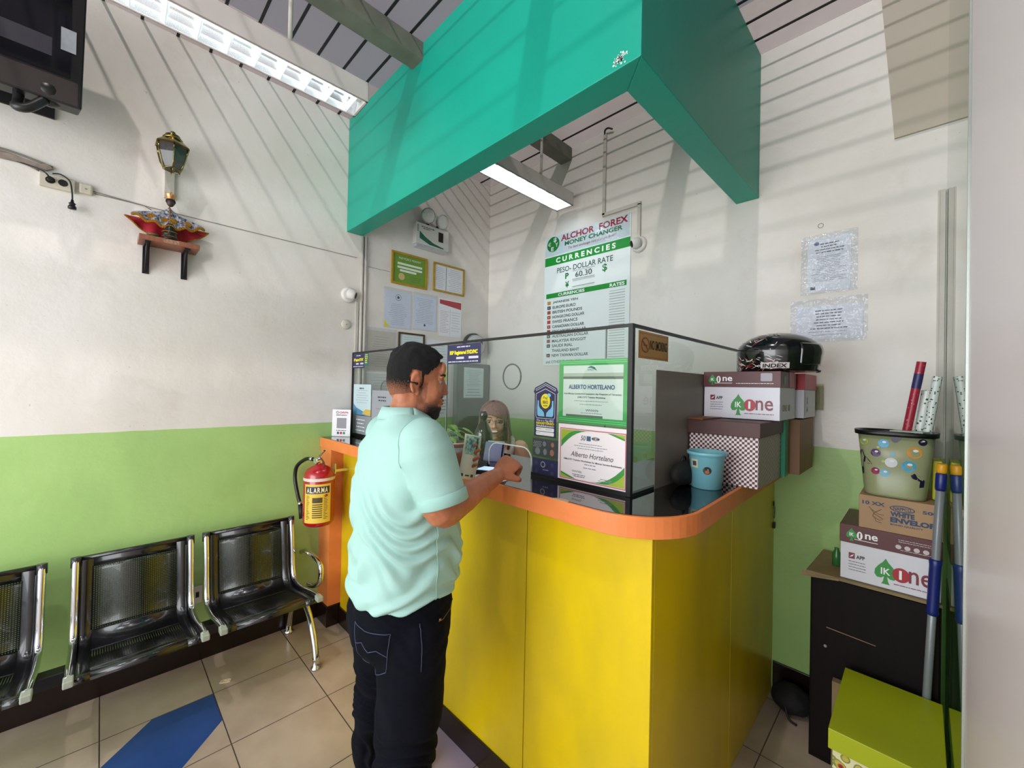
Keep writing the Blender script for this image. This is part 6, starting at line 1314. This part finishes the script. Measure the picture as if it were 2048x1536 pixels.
# collar, sleeve hems, seams
col_ = []
for i in range(33):
    a_ = 2*PI*i/32; fr = math.sin(a_)
    def cr(r, z, lift): return ml(math.cos(a_)*r*1.04, -.018+fr*r*1.05+(.018 if fr > 0 else 0)*fr, z-.040*max(0, fr)+lift)
    col_.append([cr(.078,1.398,0), cr(.071,1.415,0), cr(.064,1.434,.0), cr(.061,1.432,0)])
obj('collar', MB().rings(col_, 0, True, False, False, False), MINT, man, solid=.003)
for nm, S_, E_, r0 in (('sleeve_hem', RS, RE, .0668), ('sleeve_hem', LS, LE, .0668)):
    d_ = (E_-S_).normalized(); e_ = S_+(E_-S_)*.90+(Vector((.006,.012,0)) if S_ is RS else Vector((0,0,0)))
    obj(nm, MB().tube([e_-d_*.030, e_-d_*.026, e_, e_+d_*.003, e_+d_*.001], [r0-.001,r0+.0012,r0+.001,r0-.002,r0-.010], 36, caps=False), mat('mint_rib_hem', '#9ac5bb', .85), man)
def seam_on(me, pts, r, m, name, par, base, lift=.001):
    from mathutils.bvhtree import BVHTree
    bm_ = bmesh.new(); bm_.from_mesh(me); t_ = BVHTree.FromBMesh(bm_); bm_.free(); P = []
    for p in smooth_path(pts, 6):
        c, nn, i_, d_ = t_.find_nearest(Vector(p)-base)
        if c is not None: P.append(c+nn*lift+base)
    return obj(name, MB().tube(P, r, 6), m, par)
M_SEAM = mat('mint_seam', '#94bfb5', .85)
sa = []
for k in range(9):
    a_ = -1.9+k*3.5/8; sa.append(RS+MR*(-.030+.0*k)+MF*(.078*math.sin(a_))+Vector((0,0,.078*math.cos(a_))))
seam_on(me_sh, [RS+MR*.0+MF*(-.075)+Vector((0,0,-.07)), RS+MR*-.010+MF*(-.070)+Vector((0,0,.01)), RS+MR*-.025+MF*(-.03)+Vector((0,0,.07)), RS+MR*-.02+MF*.03+Vector((0,0,.075)), RS+MR*.0+MF*.075+Vector((0,0,.02))], .0016, M_SEAM, 'armhole_seam', man, MO)
seam_on(me_sh, [ml(.20,.02,z) for z in (1.17,1.08,.98,.90,.87)], .0012, M_SEAM, 'side_seam', man, MO)
# jeans
jn = MB()
trunk(jn, [(0,-.015,.94,.162,.138),(0,-.018,.88,.168,.145),(0,-.022,.82,.168,.148),(0,-.020,.76,.165,.142),(0,-.014,.72,.14,.12)], 40)
limb(jn, [ml(.088,-.014,.80), ml(.100,-.022,.62), ml(.104,-.036,.45), ml(.102,-.050,.28), ml(.100,-.060,.10), ml(.100,-.060,.06)], [.102,.094,.081,.074,.070,.070], 6, 24)
limb(jn, [ml(-.085,-.018,.80), ml(-.150,-.020,.62), ml(-.205,-.010,.47), ml(-.275,-.006,.28), ml(-.335,.02,.10), ml(-.338,.025,.06)], [.102,.092,.078,.070,.066,.066], 6, 24)
me_j = fuse(jn, .006, 4, .5)
nn_ = [v.normal.copy() for v in me_j.vertices]
for v, n_ in zip(me_j.vertices, nn_):
    q_ = v.co-MO; z = q_.z; k = sm_(.62,.5,z)*sm_(.02,.1,z); v.co += n_*(.0045*math.sin((z+.4*noise.noise(q_*5))*70)*(k+.25)+.004*noise.noise(q_*14))
JE = mat('dark_indigo_denim', '#05070f', .95, var=.45, vscale=10, var_col='#0a0d18', spec=.15, bump=.3, bscale=700)
me_j = shift(me_j, MO); jeans = obj('jeans', me_j, JE, man)
M_ST = mat('tan_stitching', '#6d5a48', .8); M_ST2 = mat('grey_blue_stitching', '#3d4560', .8)
PO = (MR*.6-MF*.8).normalized(); PT = (MR*.8+MF*.6).normalized()
def stitch(pts, name='pocket_stitching', m=M_ST2):
    from mathutils.bvhtree import BVHTree
    bm_ = bmesh.new(); bm_.from_mesh(me_j); t_ = BVHTree.FromBMesh(bm_); bm_.free(); P = []
    for (u0, z0), (u1, z1) in zip(pts[:-1], pts[1:]):
        for k in range(9):
            u_ = u0+(u1-u0)*k/8; z_ = z0+(z1-z0)*k/8; o_ = PO*.5+PT*u_+Vector((0,0,z_)); c, nn, i_, d_ = t_.ray_cast(o_, -PO)
            if c is not None: P.append(c+nn*.0012+MO)
    if len(P) > 2: obj(name, MB().tube(P, .0010, 6), m, jeans)
stitch([(-.062,.845),(-.020,.835),(.058,.840)]); stitch([(.058,.840),(.046,.735),(.000,.705),(-.050,.735),(-.062,.845)])
stitch([(-.058,.79),(-.03,.802),(-.006,.782),(.02,.792),(.051,.778)])
seam_on(me_j, [ml(.20,-.03,z) for z in (.87,.80,.74)], .0010, M_ST2, 'side_stitching', jeans, MO, .0012)
seam_on(me_j, [ml(.17,.03,.845), ml(.15,.08,.84), ml(.12,.12,.86)], .0012, M_ST, 'front_pocket_stitching', jeans, MO, .0012)
obj('pocket_rivet', MB().ell(ml(.166,.035,.846), .004, n=10, k=6), mat('copper_rivet', '#9a6038', .3, .8), jeans)
for nm, (a0, b0), ang in (('shoe', (.100,-.060), .08), ('shoe', (-.340,.035), .2)):
    s_ = MB(); f2 = MF*math.cos(ang)+MR*math.sin(ang); r2 = Vector((f2.y,-f2.x,0)); O_ = ml(a0, b0, 0)
    R = []
    for l, hw_, h in ((-.075,.012,.03),(-.068,.028,.055),(-.03,.036,.078),(.03,.036,.080),(.08,.042,.074),(.13,.046,.066),(.17,.042,.056),(.195,.028,.042),(.203,.010,.022)):
        c = O_+f2*l; R.append([c+r2*hw_*math.cos(2*PI*j/24)+Vector((0,0,.003+max(0,(h/2+h/2*math.sin(2*PI*j/24))))) for j in range(24)])
    o = obj(nm, s_.rings(R, 0), mat('black_shoe_leather', '#0c0c0d', .4), man)
    P = [(O_+f2*l+r2*hw_) for l, hw_ in ((-.078,.0),(-.07,.03),(-.02,.038),(.08,.044),(.13,.048),(.18,.042),(.207,.0),(.18,-.042),(.13,-.048),(.08,-.044),(-.02,-.038),(-.07,-.03))]
    R = [[p+Vector((0,0,z)) for p in P] for z in (.0006,.016)]; obj('sole', MB().rings(R, 0), mat('dark_rubber_sole', '#151414', .7), o)

# banknotes in his left hand
nb = Vector((1.616,-1.556,1.184)); nu = Vector((.012,.062,-.014)).normalized(); nv = Vector((-.002,.092,.118)).normalized(); nv = (nv-nu*nv.dot(nu)).normalized()
t = thing('banknote_bundle', 'fold of green and white banknotes held up in the man\'s left hand', 'banknotes', nb)
pl = PL(nb, nu, nv)
for i in range(4):
    P2 = PL(nb+pl.n*(-.0012*i)+nu*.0015*i, nu, nv); rows = [[P2.p(a, .155*k/10, .010*math.sin(k/10*2.2)) for k in range(11)] for a in (0,.033,.066)]
    nt_ = obj('banknote', MB().rings(rows, 0, True, False, False, False), mat('banknote_paper', '#dfe6d4', .6), t, solid=.0004)
    if i == 0:
        def bent(mb, a0, b0, a1, b1, c=.0012):
            for k in range(6):
                u0 = b0+(b1-b0)*k/6; u1 = b0+(b1-b0)*(k+1)/6; z = lambda b: .010*math.sin(b/.155*2.2)+c
                mb.face([pl.p(a0,u0,z(u0)), pl.p(a1,u0,z(u0)), pl.p(a1,u1,z(u1)), pl.p(a0,u1,z(u1))])
        w = MB(); bent(w, .006,.085,.060,.150); obj('green_print', w, mat('banknote_green', '#4a9a72', .6, var=.6, vscale=90, var_col='#bfe0c8'), nt_)
        w = MB(); bent(w, .018,.095,.044,.140,.0016); obj('portrait_panel', w, mat('banknote_pale_teal', '#9cc9c9', .6, var=.5, vscale=80, var_col='#3f6f68'), nt_)
        w = MB(); bent(w, .008,.008,.018,.018,.0014); bent(w, .048,.008,.058,.018,.0014); bent(w, .026,.010,.042,.015,.0014); obj('dark_numerals', w, mat('banknote_ink', '#3a4a40', .6), nt_)
        w = MB(); bent(w, .050,.092,.056,.145,.0018); obj('denomination', w, mat('banknote_ink', '#3a4a40', .6), nt_)
# ------------------------------------------------ the woman behind the glass
WO = Vector((.90,-.725,0)); WF = Vector((.745,-.667,0)).normalized(); WR = Vector((WF.y,-WF.x,0))
def wl(a, b, z): return WO+WR*a+WF*b+Vector((0,0,z))
wom = thing('person', 'smiling woman with shoulder-length brown hair and glasses seated behind the glass', 'person', WO)
wy = math.atan2(WF.y, WF.x)-PI/2
WM = Matrix.Translation(Vector((.950,-.775,1.300))) @ Matrix.Rotation(wy-.02, 4, 'Z') @ Matrix.Rotation(.02, 4, 'Y') @ Matrix.Rotation(-.04, 4, 'X') @ Matrix.Scale(.93, 4)
b2 = MB(); blobs(b2, head_shapes(True), WM); ears(b2, WM)
limb(b2, [wl(0,-.01,1.12), wl(0,.01,1.18), wl(.0,.04,1.25)], [.058,.047,.047])
trunk(b2, [(0,0,.62,.17,.12),(0,0,.72,.16,.12),(0,.01,.85,.14,.11),(0,.01,1.04,.155,.11),(0,0,1.135,.150,.085),(0,-.005,1.175,.09,.06)], 28, wl)
for s_ in (-1, 1):
    limb(b2, [wl(s_*.160,-.005,1.130), wl(s_*.192,.0,1.0), wl(s_*.215,.02,.85), wl(s_*.16,.10,.79), wl(s_*.10,.17,.76)], [.048,.046,.036,.033,.024])
    hand(b2, wl(s_*.10,.17,.762), WF*.9-WR*s_*.3+Vector((0,0,-.1)), Vector((0,0,1)), .9, (.4,.45,.5,.5), (.4,.3), side=s_)
    limb(b2, [wl(s_*.09,.0,.66), wl(s_*.10,.20,.66), wl(s_*.10,.38,.62) if False else wl(s_*.09,.30,.64), wl(s_*.09,.27,.40), wl(s_*.09,.25,.10)], [.085,.078,.06,.05,.036])
SK2 = mat('light_tan_skin', '#e2ab8e', .45, var=.08, vscale=14, bump=.08, bscale=140)
me_w = shift(fuse(b2, .0045, 3, .5), WO); obj('body', me_w, SK2, wom)
WMI = WM.inverted()
# hair: crown shell plus hanging sides
def whair(p, n):
    q_ = (WMI @ p.to_4d()).to_3d(); x, y, z = q_
    if q_.length > .16: return None
    if y > .03 and z < .060-.9*max(0, abs(x)-.02)*.7: return None
    if z < -.02 and y > -.01: return None
    if z < -.09: return None
    return (.012+.006*sm_(.0,.08,z), 1)
HB = mat('brown_hair', '#6a463a', .45, var=.35, vscale=60, stretch=(3,3,.5), var_col='#8a6252', bump=.4, bscale=90)
hm = MB()
def wp(x, y, z): return (WM @ Vector((x, y, z)).to_4d()).to_3d()
R = []
for k in range(15):   # curtain from the crown down to the shoulders, open at the face
    t_ = k/14; row = []
    for j in range(41):
        a_ = math.radians(-236+ (472-180)*j/40) ; a_ = math.radians(-56-(292)*j/40)
        th0 = 2*PI*j/40
        ang = math.radians(150+240*j/40)     # 90 deg = face direction
        if t_ < .45:
            e_ = (1-t_/.45)*PI/2; rx, ry, z = .086*math.cos(e_)+.004, .104*math.cos(e_)+.004, .034+.092*math.sin(e_)
            aj = ang
        else:
            s_ = (t_-.45)/.55; rx, ry, z = .090+.012*math.sin(s_*PI*.8), .106-.02*s_, .034-.215*s_; aj = ang
        wv = 1+.018*math.sin(j*2.1)+.02*noise.noise(Vector((j*.5, t_*3, 1)))
        row.append(wp(rx*math.cos(aj)*wv, -.012+ry*math.sin(aj)*wv, z+(.012*math.sin(j*1.7)*(t_ > .95))))
    R.append(row)
hm.rings(R, 0, True, False, False, False)
obj('hair', hm, HB, wom, solid=.010)
# fringe swept to her left over the brow
R = []
for k in range(9):
    t_ = k/8; row = []
    for j in range(17):
        u_ = -1+2*j/16; x = .075*u_; z0 = .122-.040*u_*u_; z1 = .050-.030*abs(u_-.35)+.0*u_ - .055*max(0, u_*u_-.45) ; z = z0+(z1-z0)*t_; y = .030+.075*math.sin(min(1,t_*1.05)*PI/2)*(1-.55*u_*u_)+.002
        row.append(wp(x*(1+.10*t_), y, z))
    R.append(row)
obj('fringe', MB().rings(R, 0, True, False, False, False), HB, wom, solid=.006)
brow(WM, wom, mat('brown_brow', '#4a3228', .8), .0026)
eyes(WM, wom, .004, .0105, .0755)
w = MB().add(MB().ell((0,0,0), (.029,.007,.012), n=20, k=10).xf(WM @ Matrix.Translation(Vector((0,.0955,-.0560))))); obj('lips', w, mat('rose_lips', '#a8504c', .35), wom)
w = MB().add(MB().ell((0,0,0), (.024,.0068,.0078), n=20, k=10).xf(WM @ Matrix.Translation(Vector((0,.0985,-.0550))))); obj('teeth', w, mat('teeth', '#e9e4da', .25), wom)
gl = thing('eyeglasses', 'x', 'x', (0,0,0)); bpy.data.objects.remove(gl)
t = bpy.data.objects.new('eyeglasses', None); COL.objects.link(t); t.parent = wom; t.location = (.05,-.05,1.3)
def gx(me_mb, nm, m, sol=0): return obj(nm, me_mb, m, t, solid=sol)
w = MB()
for s_ in (-1, 1):
    P = [wp(s_*.031+a, .1045-.10*abs(a+s_*.031)**1.0*.25, .004+b) for a, b in rrect(-.025,-.015,.025,.015,.009,4)]; w.tube(P+[P[0]], .0013, 6)
    w.tube([wp(s_*.056,.100,.008), wp(s_*.072,.085,.008), wp(s_*.078,.0,.004)], .0012, 6)
w.tube([wp(-.007,.105,.008), wp(0,.108,.010), wp(.007,.105,.008)], .0012, 6)
gx(w, 'frame', mat('thin_silver_frame', '#b9a9a4', .2, .8))
for s_ in (-1, 1): w = MB(); w.face([wp(s_*.031+a, .1043-.10*abs(a+s_*.031)*.25, .004+b) for a, b in rrect(-.025,-.015,.025,.015,.009,4)]); gx(w, 'lens', glassy('spectacle_lens', '#f2f2f0', rough=.01))
# sleeveless top
tb = MB(); R = []
for (a, b, z, ra, rb) in [(0,0,.66,.185,.14),(0,0,.72,.178,.138),(0,.01,.85,.160,.128),(0,.012,1.0,.168,.128),(0,.008,1.08,.160,.112),(0,0,1.130,.128,.092),(0,-.005,1.160,.105,.078)]:
    R.append([wl(a+ra*math.cos(2*PI*j/48), b+rb*math.sin(2*PI*j/48), z-(.055*max(0, math.sin(2*PI*j/48))**2 if z > 1.15 else 0)) for j in range(48)])
tb.rings(R, 0, True, True, False, False)
for s_ in (-1, 1): tb.tube([wl(s_*.095,.085,1.095), wl(s_*.102,.05,1.160), wl(s_*.104,-.01,1.180), wl(s_*.10,-.06,1.155)], [.022]*4, 12)
obj('sleeveless_top', tb, mat('cream_textured_cloth', '#d8cabb', .85, var=.15, vscale=60, bump=.4, bscale=250), wom, solid=.003)
sk = MB(); trunk(sk, [(0,0,.585,.185,.15),(0,0,.66,.19,.15),(0,0,.73,.175,.14)], 32, wl)
for s_ in (-1, 1): limb(sk, [wl(s_*.09,0,.67), wl(s_*.10,.20,.67), wl(s_*.09,.31,.635), wl(s_*.09,.28,.40), wl(s_*.09,.25,.12)], [.098,.092,.075,.066,.06])
obj('trousers', shift(fuse(sk, .007, 3), WO), mat('charcoal_trousers', '#26262c', .8), wom)
for s_ in (-1, 1): obj('shoe', MB().add(MB().ell((0,0,0), (.040,.10,.034), n=20, k=10).xf(Matrix.Translation(wl(s_*.09,.30,.035)) @ Matrix.Rotation(wy, 4, 'Z'))), M_BLACKMATT, wom)
